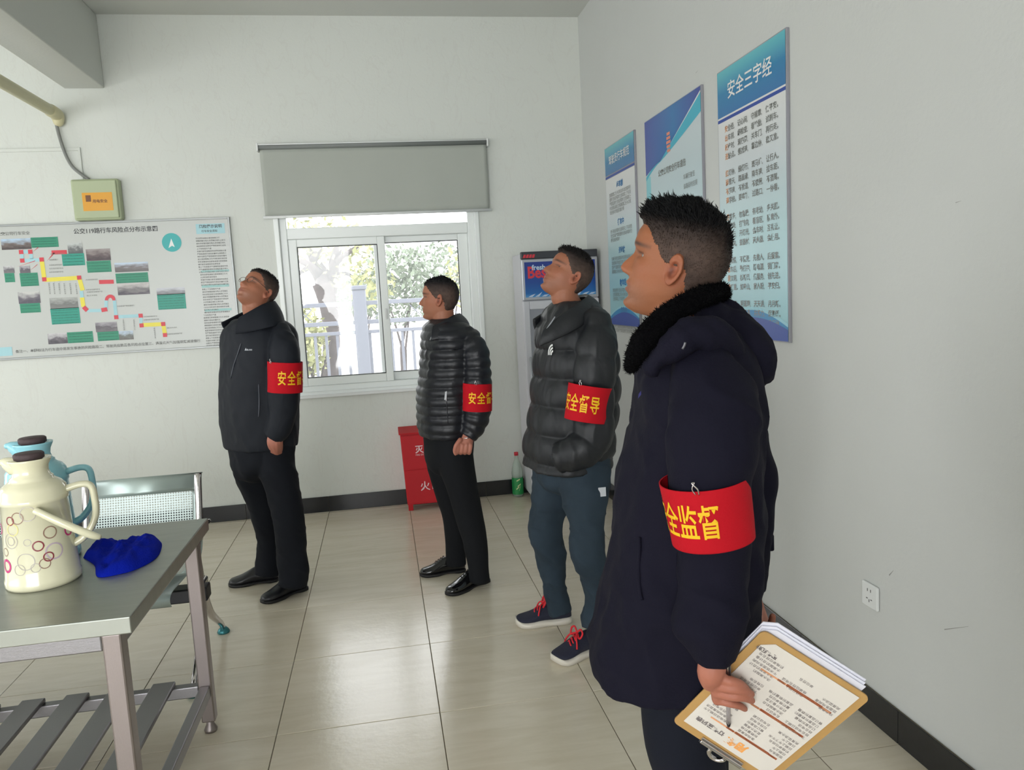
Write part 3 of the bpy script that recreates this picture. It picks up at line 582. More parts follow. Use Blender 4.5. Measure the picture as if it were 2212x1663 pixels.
g = G(); [g.quad((fx0+0.012+k*.022, fy0-.0035, 1.808), (fx0+0.03+k*.022, fy0-.0035, 1.808), (fx0+0.038+k*.022, fy0-.0035, 1.832), (fx0+0.022+k*.022, fy0-.0035, 1.832)) for k in range(4)]; g.ob('top_letters', P_red, cap_)
g = G(); g.box((fx0+0.004, fy0+0.002, 0.05), (fx1-0.004, fy0+0.03, 0.155)); kp = g.ob('kick_panel', M_fw, fr, bevel=0.004)
g = G()
for k in range(5): g.box((fx0+0.05, fy0+0.0005, 0.066+k*0.016), (fx1-0.05, fy0+0.003, 0.072+k*0.016))
g.ob('vent_slots', mat('slot_grey', (110, 110, 116), 0.6), kp)
for x in (fx0+0.05, fx1-0.05):
    for y in (fy0+0.06, fy1-0.05):
        g = G(); g.add(*tube([(x, y, 0.0005), (x, y, 0.052)], 0.018, 12, 1)); g.ob('foot', M_black_tile, fr)
# soda bottle
M_pet = bpy.data.materials.new('pet_plastic'); M_pet.use_nodes = True; b = M_pet.node_tree.nodes['Principled BSDF']; b.inputs['Base Color'].default_value = (*lin((196, 214, 200)), 1); b.inputs['Roughness'].default_value = 0.1; b.inputs['Alpha'].default_value = 0.45
bc = (1.440, 3.585, 0.0)
bt = empty('soda_bottle', bc, 'clear soda bottle with red cap and green label on the floor left of the fridge', 'bottle')
g = G(); g.add(*lathe([(0.028, 0.001), (0.04, 0.006), (0.043, 0.02), (0.043, 0.16), (0.044, 0.18), (0.040, 0.215), (0.028, 0.262), (0.016, 0.29), (0.0135, 0.315), (0.0135, 0.325)], bc, 28)); g.ob('bottle_body', M_pet, bt, True)
g = G(); g.add(*lathe([(0.0442, 0.022), (0.0446, 0.03), (0.0446, 0.145), (0.0442, 0.153)], bc, 28, cap=False)); lb = g.ob('label', mat('green_label', (34, 140, 74), 0.35), bt, True)
g = G()
for k, (a0, a1, z0, z1, w) in enumerate(((-2.0, -1.5, .060, .078, .010), (-1.75, -1.2, .082, .100, .010), (-1.5, -1.25, .050, .090, .007), (-1.9, -1.3, .125, .138, .010))):
    T = np.linspace(0, 1, 9); V = []
    for t in T: th = a0+(a1-a0)*t; V += [(bc[0]+.0455*cos(th), bc[1]+.0455*sin(th), z0+(z1-z0)*t+dz) for dz in (0, w)]
    g.add(V, [[2*i, 2*i+2, 2*i+3, 2*i+1] for i in range(8)])
g.ob('label_print', mat('label_pale', (206, 216, 160), 0.4), lb)
g = G(); g.add(*lathe([(0.0165, 0.322), (0.0165, 0.345), (0.015, 0.348)], bc, 20)); g.ob('bottle_cap', P_red, bt, True)

# ------------------------------------------------------------------ fire extinguisher box (sloping front)
rb = empty('extinguisher_box', (0.72, 3.55, 0), 'red sloping metal fire extinguisher box against the back wall behind the second man', 'extinguisher box')
M_red = mat('red_enamel', (184, 22, 32), 0.5, spec=0.3, vary=0.03, vscale=6)
def rbp(x, z, y): return (x, y, z)
g = G(); x0b, x1b, x0t, x1t = 0.585, 0.99, 0.565, 0.97
yb, yt = 3.46, 3.49; zb, zt = 0.045, 0.575
g.add([(x0b, yb, zb), (x1b, yb, zb), (x1b, YB-0.02, zb), (x0b, YB-0.02, zb), (x0t, yt, zt), (x1t, yt, zt), (x1t, YB-0.02, zt), (x0t, YB-0.02, zt)], [[3, 2, 1, 0], [4, 5, 6, 7], [0, 1, 5, 4], [1, 2, 6, 5], [2, 3, 7, 6], [3, 0, 4, 7]])
g.ob('box_body', M_red, rb, bevel=0.003)
def rface(s, t, lift=0.0):   # s 0..1 across, t 0..1 up, on the sloping front
    x = (x0b+(x0t-x0b)*t)+s*((x1b-x0b)+((x1t-x0t)-(x1b-x0b))*t); return A3(x, yb+(yt-yb)*t-0.001-lift, zb+(zt-zb)*t)
def rpanel(name, s0, s1, t0, t1, th):
    P = [rface(s0, t0), rface(s1, t0), rface(s1, t1), rface(s0, t1)]; Q = [p-A3(0, th, 0) for p in P]; g = G(); g.add(P+Q, [[3, 2, 1, 0], [4, 5, 6, 7], [0, 1, 5, 4], [1, 2, 6, 5], [2, 3, 7, 6], [3, 0, 4, 7]]); return g.ob(name, M_red, rb, bevel=0.002)
rpanel('lower_panel', 0.012, 0.988, 0.02, 0.485, 0.004); rpanel('door', 0.012, 0.988, 0.495, 0.975, 0.004)
rt_, ru_ = unit(rface(1, .5)-rface(0, .5)), unit(rface(.5, 1)-rface(.5, 0))
g = G(); text_on(g, '灭火器箱', rface(0.24, 0.73, 0.006), rt_, ru_, 0.062, bold=0.02); text_on(g, 'FIRE EXTINGUISHER BOX', rface(0.24, 0.685, 0.006), rt_, ru_, 0.018, bold=0.0); text_on(g, '火119', rface(0.26, 0.20, 0.006), rt_, ru_, 0.075, bold=0.01); g.ob('white_lettering', M_print('pale_pink', (226, 198, 200)), rb)
g = G(); g.add(*[np.array([(0.555, 3.472, 0.572), (0.982, 3.472, 0.572), (0.982, YB-0.015, 0.572), (0.555, YB-0.015, 0.572), (0.555, 3.472, 0.583), (0.982, 3.472, 0.583), (0.982, YB-0.03, 0.608), (0.555, YB-0.03, 0.608)]), [[3, 2, 1, 0], [4, 5, 6, 7], [0, 1, 5, 4], [1, 2, 6, 5], [2, 3, 7, 6], [3, 0, 4, 7]]]); g.ob('lid', M_red, rb, bevel=0.003)
for x in (0.59, 0.955):
    for y in (3.463, 3.62):
        g = G(); g.box((x, y, 0.0005), (x+0.035, y+0.03, 0.047)); g.ob('foot', M_red, rb, bevel=0.002)

# ------------------------------------------------------------------ stainless table
TX0, TX1, TY0, TY1, TZ = -1.72, -0.193, -0.163, 0.742, 0.80
tb = empty('steel_table', (-0.95, 0.29, 0), 'stainless steel work table with slatted undershelf at the left', 'table')
g = G(); g.box((TX0, TY0, TZ-0.045), (TX1, TY1, TZ)); g.ob('table_top', mat('table_top_steel', (152, 155, 148), 0.33, metal=0.8, bump=0.04, bscale=12, vary=0.06, vscale=5, stretch=(1, 6, 1)), tb, bevel=0.003)
LEG = 0.024
LX, LY = (TX0+0.06, TX1-0.055), (TY0+0.035, TY1-0.045)
for x in LX:
    for y in LY:
        g = G(); g.box((x-LEG, y-LEG, 0.045), (x+LEG, y+LEG, TZ-0.045)); l = g.ob('leg', M_steel2, tb, bevel=0.005)
        g = G(); g.add(*lathe([(0.022, 0.0005), (0.024, 0.01), (0.019, 0.02), (0.014, 0.03), (0.014, 0.05)], (x, y, 0), 18)); g.ob('levelling_foot', M_steel2, l, True)
g = G()
g.box((LX[0]+LEG, LY[0]-0.02, TZ-0.09), (LX[1]-LEG, LY[0]+0.02, TZ-0.046)); g.ob('apron', M_steel, tb, bevel=0.004)
g = G(); g.box((LX[0]+LEG, LY[1]-0.02, TZ-0.09), (LX[1]-LEG, LY[1]+0.02, TZ-0.046)); g.ob('apron', M_steel, tb, bevel=0.004)
for x in LX:
    g = G(); g.box((x-0.019, LY[0]+LEG, TZ-0.09), (x+0.019, LY[1]-LEG, TZ-0.046)); g.ob('apron', M_steel, tb, bevel=0.004)
SZ = 0.19
for y in LY:
    g = G(); g.box((LX[0]+LEG, y-0.018, SZ-0.045), (LX[1]-LEG, y+0.018, SZ-0.002)); g.ob('shelf_rail', M_steel, tb, bevel=0.004)
for x in LX:
    g = G(); g.box((x-0.018, LY[0]+LEG, SZ-0.045), (x+0.018, LY[1]-LEG, SZ-0.002)); g.ob('shelf_rail', M_steel, tb, bevel=0.004)
xs = LX[1]-0.15
while xs > LX[0]+0.05:
    g = G(); g.box((xs-0.04, LY[0]-0.016, SZ-0.002), (xs+0.04, LY[1]+0.016, SZ+0.014)); g.ob('slat', M_steel, tb, bevel=0.003, seg=1); xs -= 0.148

# ------------------------------------------------------------------ thermoses
def thermos(c, H, R, mbody, name_label, hang, ring_seed=None, hR=1.0):
    t = empty('thermos_flask', c, name_label, 'thermos'); r = R
    g = G(); g.add(*lathe([(r*0.97, 0.0005), (r*1.0, 0.008), (r*1.0, 0.022), (r*0.975, 0.026), (r*0.955, 0.055), (r*0.95, 0.06), (r*0.87, H*0.66), (r*0.90, H*0.665), (r*0.90, H*0.70), (r*0.885, H*0.705), (r*0.86, H*0.765), (r*0.76, H*0.80), (r*0.62, H*0.825), (r*0.56, H*0.84), (r*0.57, H*0.85), (r*0.50, H*0.865), (r*0.46, H*0.90), (r*0.48, H*0.94), (r*0.56, H*0.985), (r*0.57, H), (r*0.50, H*0.998), (r*0.36, H*0.965)], c, 48)); bd = g.ob('flask_body', mbody, t, True)
    cx, cy, cz = c
    g = G(); sp = [(cx-r*0.40*cos(hang), cy-r*0.40*sin(hang), cz+H*0.955), (cx-r*0.62*cos(hang), cy-r*0.62*sin(hang), cz+H*0.985), (cx-r*0.70*cos(hang), cy-r*0.70*sin(hang), cz+H*0.99)]; g.add(*tube(sp, [r*0.28, r*0.16, r*0.10], 14, 3, round_end=True)); g.ob('spout', mbody, bd, True)
    g = G(); g.add(*lathe([(r*0.33, H*0.95), (r*0.34, H*0.99), (r*0.40, H*1.0), (r*0.40, H*1.035), (r*0.36, H*1.045)], c, 28)); g.ob('stopper', mat('dark_cork', (70, 56, 58), 0.7, bump=0.3, bscale=80), t, True)
    def hp(rr, z, o=0.0): return (cx+rr*cos(hang)-o*sin(hang), cy+rr*sin(hang)+o*cos(hang), cz+z)
    g = G(); g.add(*tube([hp(r*0.80, H*0.72), hp(r*1.25, H*0.745), hp(r*1.50, H*0.72), hp(r*1.56, H*0.62), hp(r*1.55, H*0.50), hp(r*1.42, H*0.40), hp(r*1.15, H*0.31), hp(r*0.88, H*0.27)], [0.011, 0.010, 0.010, 0.010, 0.010, 0.010, 0.011, 0.012], 12, 5, ref=(-sin(hang), cos(hang), 0), squash=1.5)); g.ob('handle', mbody, t, True)
    return t, bd
M_cream = mat('cream_enamel', (226, 222, 192), 0.18, coat=0.5); M_lb = mat('light_blue_plastic', (146, 204, 216), 0.25, coat=0.3)
tc0 = atz(87, 1262, TZ); TC = (tc0[0], tc0[1]+0.03, TZ)
th1, thb = thermos(TC, 0.365, 0.098, M_cream, 'cream thermos flask printed with coloured rings on the steel table', radians(12))
# loose carrying handle (thin bail) leaning off the side
g = G(); hx = TC[0]; g.add(*tube([(hx+0.035, TC[1]-0.088, TZ+0.232), (hx+0.10, TC[1]-0.09, TZ+0.19), (hx+0.165, TC[1]-0.075, TZ+0.145), (hx+0.185, TC[1]-0.06, TZ+0.13)], [0.010, 0.011, 0.011, 0.008], 10, 4, ref=(0, 1, 0))); g.ob('carry_bail', M_cream, th1, True)
R_ring = random.Random(11)
def ring_on(g, th, z, rr, w, R, H):
    n = 26
    def P(rho, a):
        zz = z+rho*sin(a); f = (0.95+(0.87-0.95)*(zz-0.06)/(H*0.66-0.06))*R+0.0008; t = th+rho*cos(a)/f
        return (TC[0]+f*cos(t), TC[1]+f*sin(t), TZ+zz)
    V = [P(rr, 2*pi*k/n) for k in range(n)]+[P(rr-w, 2*pi*k/n) for k in range(n)]; g.add(V, [[k, (k+1) % n, n+(k+1) % n, n+k] for k in range(n)])
cols = {'magenta': (196, 50, 120), 'maroon': (140, 60, 70), 'brown_ring': (150, 120, 104), 'grey_ring': (186, 178, 172), 'lilac': (196, 176, 190), 'pale_yellow': (224, 216, 150)}
spec = [('magenta', -2.62, 0.178, 0.017, 0.006), ('magenta', -2.30, 0.075, 0.020, 0.007), ('maroon', -1.98, 0.205, 0.013, 0.003), ('brown_ring', -1.72, 0.212, 0.017, 0.0025), ('grey_ring', -1.4, 0.222, 0.021, 0.002), ('pale_yellow', -1.92, 0.180, 0.018, 0.003), ('grey_ring', -2.02, 0.148, 0.022, 0.002), ('grey_ring', -2.02, 0.148, 0.013, 0.002), ('maroon', -1.22, 0.128, 0.015, 0.0035), ('brown_ring', -0.85, 0.160, 0.018, 0.003), ('maroon', -0.98, 0.093, 0.014, 0.0035), ('brown_ring', -1.1, 0.076, 0.015, 0.0025), ('lilac', -0.80, 0.105, 0.024, 0.004), ('grey_ring', -1.6, 0.088, 0.024, 0.002), ('brown_ring', -2.3, 0.115, 0.012, 0.002), ('grey_ring', -1.5, 0.142, 0.010, 0.0015), ('grey_ring', -1.35, 0.068, 0.013, 0.0015), ('grey_ring', -1.8, 0.066, 0.016, 0.0015), ('magenta', -0.2, 0.15, 0.017, 0.005), ('maroon', 0.3, 0.1, 0.015, 0.004)]
for cn in cols:
    for s in spec:
        if s[0] == cn: g = G(); ring_on(g, s[1], s[2], s[3], s[4], 0.098, 0.365); g.ob('printed_ring', mat('ring_'+cn, cols[cn], 0.25), thb)
t2 = atz(30, 1222, TZ); TC2 = (TC[0]-0.085, TC[1]+0.235, TZ)
thermos(TC2, 0.375, 0.098, M_lb, 'light blue thermos flask standing behind the cream one', radians(10))

# blue cloth on the table
def cloth_blob():
    ou = [(180, 1205), (205, 1180), (232, 1170), (262, 1178), (300, 1168), (345, 1170), (348, 1188), (335, 1208), (300, 1228), (262, 1240), (212, 1247), (204, 1222)]
    P = np.array([atz(u, v, TZ)[:2] for u, v in ou]); c = P.mean(0); k = len(P); S = spline(np.vstack([P, P[:1]]), 6)[:-1]; n = len(S); V = []; F = []; NR = 16
    for i in range(NR+1):
        s = i/NR; q = c+(S-c)*s; h = 0.026*(1-s**10)+0.020*np.array([mnoise.noise(Vector((p[0]*30, p[1]*16, 1.3)))+.5*mnoise.noise(Vector((p[0]*80, p[1]*40, 4.3))) for p in q])*(1-s**5)+0.012*np.exp(-((q[:, 0]-c[0]-0.05)**2)/0.0012)*(1-s**2)
        V += [(p[0], p[1], TZ+0.0015+max(0.0, hh)) for p, hh in zip(q, h)]
    for i in range(NR):
        for j in range(n): a = i*n; b = a+n; q = (j+1) % n; F.append([a+j, b+j, b+q, a+q])
    b0 = len(V); V += [(p[0], p[1], TZ+0.0006) for p in S]; a = NR*n
    for j in range(n): q = (j+1) % n; F.append([a+j, b0+j, b0+q, a+q])
    F.append([b0+j for j in range(n)][::-1]); o = mesh_obj('cleaning_cloth', V, F, mat('royal_blue_cloth', (8, 30, 158), 0.95, spec=0.1, bump=0.35, bscale=220), None, True, loc=(c[0], c[1], TZ)); return o
tag(cloth_blob(), 'crumpled royal blue cleaning cloth lying on the steel table', 'cloth')

# ------------------------------------------------------------------ waiting bench
bn = empty('waiting_bench', (-1.0, 1.4, 0), 'perforated silver metal waiting bench behind the steel table', 'bench')
def perf_mat():
    m = mat('perforated_steel', (176, 188, 186), 0.32, metal=0.55); nt = m.node_tree; tc = nt.nodes.new('ShaderNodeTexCoord'); mp = nt.nodes.new('ShaderNodeMapping'); mp.inputs['Scale'].default_value = (85, 85, 85); nt.links.new(tc.outputs['UV'], mp.inputs[0])
    fr = nt.nodes.new('ShaderNodeVectorMath'); fr.operation = 'FRACTION'; nt.links.new(mp.outputs[0], fr.inputs[0]); sb = nt.nodes.new('ShaderNodeVectorMath'); sb.operation = 'SUBTRACT'; sb.inputs[1].default_value = (0.5, 0.5, 0); nt.links.new(fr.outputs[0], sb.inputs[0])
    ml = nt.nodes.new('ShaderNodeVectorMath'); ml.operation = 'MULTIPLY'; ml.inputs[1].default_value = (1, 1, 0); nt.links.new(sb.outputs[0], ml.inputs[0]); ln = nt.nodes.new('ShaderNodeVectorMath'); ln.operation = 'LENGTH'; nt.links.new(ml.outputs[0], ln.inputs[0])
    lt = nt.nodes.new('ShaderNodeMath'); lt.operation = 'GREATER_THAN'; lt.inputs[1].default_value = 0.30; nt.links.new(ln.outputs['Value'], lt.inputs[0]); nt.links.new(lt.outputs[0], nt.nodes['Principled BSDF'].inputs['Alpha']); return m
M_perf = perf_mat(); M_seat = mat('satin_seat_steel', (172, 186, 182), 0.32, metal=0.55)
def seat_unit(x0, x1):
    prof = [(1.00, 0.385), (0.985, 0.405), (0.995, 0.425), (1.05, 0.432), (1.25, 0.418), (1.42, 0.405), (1.52, 0.412), (1.575, 0.445), (1.61, 0.51), (1.64, 0.60), (1.668, 0.70), (1.685, 0.755), (1.70, 0.775), (1.722, 0.772)]
    S = spline(np.array(prof), 4); L = np.concatenate([[0], np.cumsum(np.linalg.norm(np.diff(S, axis=0), axis=1))])
    for nm, a, b, mm, i0, i1 in (('seat_panel', 0.06, 0.94, M_perf, 17, 30), ('backrest_panel', 0.08, 0.92, M_perf, 31, 40)):
        V = []; F = []; uv = []
        for i in range(i0, i1+1):
            for s in (a, b): V.append((x0+(x1-x0)*s, S[i, 0], S[i, 1])); uv.append((s*(x1-x0), L[i]))
        for i in range(i1-i0): k = 2*i; F.append([k, k+2, k+3, k+1])
        o = mesh_obj(nm, V, F, mm, bn, True); l = o.data.uv_layers.new(name='UV')
        for p in o.data.polygons:
            for li in p.loop_indices: l.data[li].uv = uv[o.data.loops[li].vertex_index]
    # solid sheet around the perforations
    for nm, parts in (('seat_sheet', [(0, 17, 0, 1), (17, 30, 0, 0.06), (17, 30, 0.94, 1)]), ('backrest_sheet', [(30, 31, 0, 1), (31, 40, 0, 0.08), (31, 40, 0.92, 1), (40, len(S)-1, 0, 1)])):
        g = G()
        for i0, i1, a, b in parts:
            V = []; F = []
            for i in range(i0, i1+1):
                for s in (a, b): V.append((x0+(x1-x0)*s, S[i, 0], S[i, 1]))
            for i in range(i1-i0): k = 2*i; F.append([k, k+2, k+3, k+1])
            g.add(V, F)
        o = g.ob(nm, M_seat, bn, True); md = o.modifiers.new('s', 'SOLIDIFY'); md.thickness = 0.004; bake(o)
    for x in (x0, x1-0.03):
        g = G(); R_ = [(S[i, 0]-0.002, S[i, 1]) for i in range(30, len(S))]
        V = []; F = []
        for (y, z) in R_: V += [(x, y-0.004, z+0.002), (x+0.03, y-0.004, z+0.002), (x+0.03, y+0.014, z), (x, y+0.014, z)]
        for i in range(len(R_)-1):
            k = 4*i
            for q in range(4): F.append([k+q, k+(q+1) % 4, k+4+(q+1) % 4, k+4+q])
        F += [[3, 2, 1, 0], [len(V)-4, len(V)-3, len(V)-2, len(V)-1]]; g.add(V, F); g.ob('end_trim', M_chrome, bn, True)
for x1_ in (-0.425, -1.045, -1.665): seat_unit(x1_-0.535, x1_)
g = G(); g.box((-2.35, 1.20, 0.315), (-0.335, 1.28, 0.375)); g.ob('beam', mat('black_steel', (20, 20, 24), 0.35), bn, bevel=0.006)
for xb in (-0.69, -1.31, -1.93):
    g = G(); g.box((xb-0.1, 1.03, 0.374), (xb+0.1, 1.5, 0.392)); g.ob('seat_bracket', mat('black_steel', (20, 20, 24), 0.35), bn, bevel=0.003)
for xl in (-0.375, -2.32):
    g = G(); g.add(*tube([(xl, 1.54, 0.575), (xl, 1.45, 0.585), (xl, 1.33, 0.565), (xl, 1.285, 0.50), (xl, 1.30, 0.42), (xl, 1.31, 0.34)], [0.013, 0.016, 0.017, 0.016, 0.015, 0.018], 14, 6, ref=(1, 0, 0), squash=0.7)); g.ob('armrest', M_chrome, bn, True)
    g = G(); g.box((xl-0.022, 1.19, 0.30), (xl+0.022, 1.33, 0.39)); g.ob('joint_block', M_chrome, bn, bevel=0.01, seg=3)
    g = G(); g.add(*tube([(xl, 1.30, 0.33), (xl, 1.33, 0.26), (xl, 1.40, 0.18), (xl, 1.49, 0.115), (xl, 1.57, 0.06), (xl, 1.60, 0.025)], [0.02, 0.02, 0.018, 0.016, 0.014, 0.012], 14, 6, ref=(1, 0, 0))); g.ob('leg', M_chrome, bn, True)
    g = G(); g.add(*tube([(xl, 1.27, 0.33), (xl, 1.25, 0.24), (xl, 1.18, 0.16), (xl, 1.10, 0.10), (xl, 1.03, 0.055), (xl, 1.00, 0.025)], [0.02, 0.02, 0.018, 0.016, 0.014, 0.012], 14, 6, ref=(1, 0, 0))); g.ob('leg', M_chrome, bn, True)
    for yy in (1.605, 0.995):
        g = G(); g.add(*lathe([(0.028, 0.0005), (0.030, 0.006), (0.024, 0.018), (0.012, 0.03)], (xl, yy, 0), 20)); g.ob('foot_pad', mat('teal_foot', (60, 130, 136), 0.3, metal=0.5), bn, True)

# ------------------------------------------------------------------ outdoors
def grass_mat(): return mat('pale_paving', (176, 176, 168), 0.9, bump=0.3, bscale=12, vary=0.1, vscale=1.5)
g = G(); g.box((-14, YB+T_, -0.35), (16, 26, -0.25)); S(g.ob('pavement', grass_mat()))
FY = 7.0
fe = empty('railing_fence', (0.4, FY, -0.25), 'pale grey metal railing fence outside the window', 'fence')
M_fence = mat('galvanised_grey', (116, 119, 132), 0.45)
for x, w in ((-3.0, 0.15), (0.26, 0.15), (3.55, 0.15)):
    g = G(); g.box((x-w/2, FY-w/2, -0.25), (x+w/2, FY+w/2, 1.70)); g.box((x-w*0.6, FY-w*0.6, 1.70), (x+w*0.6, FY+w*0.6, 1.75)); g.ob('fence_post', M_fence, fe, bevel=0.01)
for z, h in ((1.52, 0.05), (1.30, 0.05), (1.19, 0.04), (0.02, 0.05)):
    g = G(); g.box((-3.5, FY-0.025, z), (6.8, FY+0.025, z+h)); g.ob('rail', M_fence, fe, bevel=0.006)
x = -3.4
while x < 6.7:
    g = G(); g.box((x-0.016, FY-0.012, 0.07), (x+0.016, FY+0.012, 1.19)); g.ob('baluster', M_fence, fe); x += 0.125
x = -3.3
while x < 6.6:
    g = G()
    for sg_ in (-1, 1): a = A3(x-sg_*0.07, FY, 1.36); b = A3(x+sg_*0.07, FY, 1.50); g.add(*tube([a, b], 0.006, 6, 1))
    g.ob('lattice', M_fence, fe); x += 0.42
M_bark = mat('plane_bark', (84, 75, 75), 0.9, bump=0.6, bscale=14, vary=0.25, vscale=8)
tr_ = empty('street_tree', (-0.28, 8.2, -0.25), 'pale barked pruned street tree behind the railing fence', 'tree')
def tp(u, v): return at(u, v, 8.2)
g = G(); g.add(*tube([tp(716, 860), tp(716, 800), tp(716, 740), tp(714, 690), tp(706, 645), tp(696, 612)], [0.15, 0.13, 0.11, 0.11, 0.12, 0.13], 16, 4)); g.ob('trunk', M_bark, tr_, True)
BR = [([(700, 640), (688, 600), (672, 575), (650, 565)], [.10, .08, .05, .03]), ([(700, 630), (694, 590), (676, 560), (664, 530), (650, 505)], [.11, .09, .06, .05, .03]), ([(706, 640), (716, 600), (722, 570), (732, 535), (738, 500)], [.11, .09, .07, .05, .04]), ([(722, 570), (742, 556), (766, 540), (790, 525)], [.05, .04, .025, .015]), ([(676, 562), (690, 540), (700, 515)], [.05, .035, .02]), ([(716, 600), (745, 590), (765, 600)], [.05, .03, .015]), ([(672, 575), (645, 590), (630, 612)], [.04, .025, .015])]
for P_, r_ in BR:
    g = G(); Q = [tp(u, v)+A3(0, RNG.uniform(-.25, .25)*(k > 0), 0) for k, (u, v) in enumerate(P_)]; g.add(*tube(Q, r_, 10, 4)); g.ob('branch', M_bark, tr_, True)
def leaves(name, cs, n, size, m, parent):
    V = []; F = []
    for c, rad in cs:
        for k in range(n):
            d = RNG.normal(size=3); d = d/np.linalg.norm(d)*RNG.rand()**0.4*np.array(rad); p = np.array(c)+d; a = unit(RNG.normal(size=3)); b = unit(np.cross(a, RNG.normal(size=3))); s = size*RNG.uniform(0.6, 1.3); i = len(V)
            V += [p-a*s, p+b*s*0.5, p+a*s, p-b*s*0.5]; F.append([i, i+1, i+2, i+3])
    o = mesh_obj(name, V, F, m, parent); o['kind'] = 'stuff'; return o
M_leaf1 = mat('yellowing_leaf', (168, 170, 118), 0.6, vary=0.2, vscale=3); M_leaf2 = mat('grey_green_leaf', (118, 130, 110), 0.6, vary=0.2, vscale=3)
leaves('leaves', [(tp(760, 580), (.45, .5, .4)), (tp(800, 620), (.35, .5, .3)), (tp(650, 540), (.35, .5, .3)), (tp(740, 525), (.5, .5, .25)), (tp(680, 500), (.6, .5, .25))], 170, 0.05, M_leaf1, tr_)
def bush(c, rad, n, m, label, h=None):
    b = empty('garden_shrub', (c[0], c[1], -0.25), label, 'shrub'); leaves('foliage', [(c, rad)], n, 0.055, m, b)
    g = G()
    for k in range(4): g.add(*tube([(c[0], c[1], -0.25), (c[0]+RNG.uniform(-.1, .1), c[1], (c[2]-0.25)/2), (c[0]+RNG.uniform(-.3, .3), c[1], c[2])], [0.03, 0.02, 0.01], 8, 2))
    g.ob('stem', M_bark, b, True)
bush(at(860, 615, 10.5), (.75, .6, .65), 1500, M_leaf2, 'grey green shrub beyond the fence left of the second man\'s head')
bush(at(780, 640, 12.6), (.5, .5, .45), 800, M_leaf2, 'small shrub beyond the fence behind the middle window stile')
bush(at(965, 590, 12.0), (.9, .6, .6), 900, M_leaf2, 'shrub beyond the fence behind the second man\'s head')
bush(at(672, 740, 7.7), (.22, .25, .45), 420, M_leaf1, 'low yellowish shrub right behind the railing, left of the tree trunk')
bush(at(1030, 600, 9.0), (.5, .5, .6), 500, M_leaf1, 'yellowish shrub beyond the fence at the right window edge')

# ====================================================================== people
# head surface, in metres, origin between the ear canals; x forward, y left, z up
_Z = np.array([-.101, -.095, -.084, -.068, -.057, -.050, -.042, -.028, -.014, 0, .018, .030, .045, .065, .085, .105, .120, .130])
_XF = np.array([.062, .082, .090, .086, .090, .089, .091, .088, .088, .087, .084, .089, .093, .091, .083, .062, .036, -.010])
_XB = np.array([.045, .022, -.004, -.035, -.052, -.060, -.067, -.076, -.083, -.090, -.096, -.098, -.098, -.094, -.083, -.064, -.042, -.014])
_W = np.array([.012, .027, .038, .050, .055, .058, .060, .063, .066, .068, .071, .072, .073, .0725, .068, .055, .036, .001])
_Z = np.where(_Z > .05, .05+(_Z-.05)*.87, _Z); ZTOP = float(_Z[-1])
def head_uv(nz=90, nt=120):
    s = np.linspace(0, 1, nz); z = -.101+.231*(0.5-0.5*np.cos(pi*(0.06+0.94*s)))/(0.5-0.5*cos(pi)); z = -.101+(z-z[0])/(z[-1]-z[0])*(ZTOP+.101)
    th = np.linspace(0, 2*pi, nt, endpoint=False); return np.meshgrid(z, th, indexing='ij')
def gs(x, m, s): return np.exp(-((x-m)/s)**2)
def head_pts(z, th, feat=True, jaw=1.0, full=0.0):
    k = 9; zs = np.linspace(-.101, ZTOP, 400)
    def tab(T): v = np.interp(zs, _Z, T); ker = np.ones(k)/k; p = np.concatenate([np.full(k, v[0]), v, np.full(k, v[-1])]); return np.convolve(np.convolve(p, ker, 'same'), ker, 'same')[k:-k]
    xf = np.interp(z, zs, tab(_XF)); xb = np.interp(z, zs, tab(_XB)); w = np.interp(z, zs, tab(_W))*(1+(jaw-1)*np.clip((-z-.0)/.06, 0, 1))
    w = np.where(z > ZTOP-.008, w*np.sqrt(np.clip((ZTOP+.0001-z)/.0081, 0, 1)), w); xm = -.012
    c, s = np.cos(th), np.sin(th); ex = 2.0/2.25; cc = np.sign(c)*np.abs(c)**ex; ss = np.sign(s)*np.abs(s)**ex
    x = np.where(c > 0, xm+(xf-xm)*cc, xm+(xm-xb)*cc); nar = .16+.10*np.clip(-z/.09, 0, 1); y = w*ss*(1-nar*np.clip(c, 0, 1)**1.3)
    zo = z.copy()
    if feat:
        f = np.clip(c, 0, 1)**.5; ay = np.abs(y)
        nose = np.interp(z, [-.034, -.029, -.024, -.016, -.006, .006, .016, .024, .034], [0, .002, .020, .0265, .0235, .0155, .0095, .0050, 0]); nw = np.interp(z, [-.03, -.02, -.008, .02], [.0165, .0150, .0105, .0080])
        x = x+f*nose*np.exp(-(ay/nw)**2.4)
        x = x+f*(-.0095*gs(ay, .031, .016)*gs(z, .018, .011)+.0045*gs(ay, .030, .022)*gs(z, .036, .008)+.0035*gs(ay, .031, .012)*gs(z, .0255, .0045)+.0040*gs(ay, .031, .012)*gs(z, .0095, .0045))
        x = x+f*(.0050*gs(y, 0, .021)*gs(z, -.042, .0055)+.0055*gs(y, 0, .019)*gs(z, -.0565, .0055)-.0030*gs(y, 0, .024)*gs(z, -.0493, .0022)-.003*gs(y, 0, .02)*gs(z, -.068, .006)+.004*gs(y, 0, .016)*gs(z, -.086, .010))
        x = x+f*(-.0025*gs(ay, .034, .008)*gs(z, -.036, .012))
        y = y+np.sign(y)*(.0035+full)*gs(z, -.008, .02)*gs(x, .055, .03)+np.sign(y)*full*1.6*gs(z, -.05, .03)*np.clip(c+.2, 0, 1)
        x = x+full*.6*gs(ay, .04, .02)*gs(z, -.03, .03)*f
    return np.stack([x, y, zo], -1)
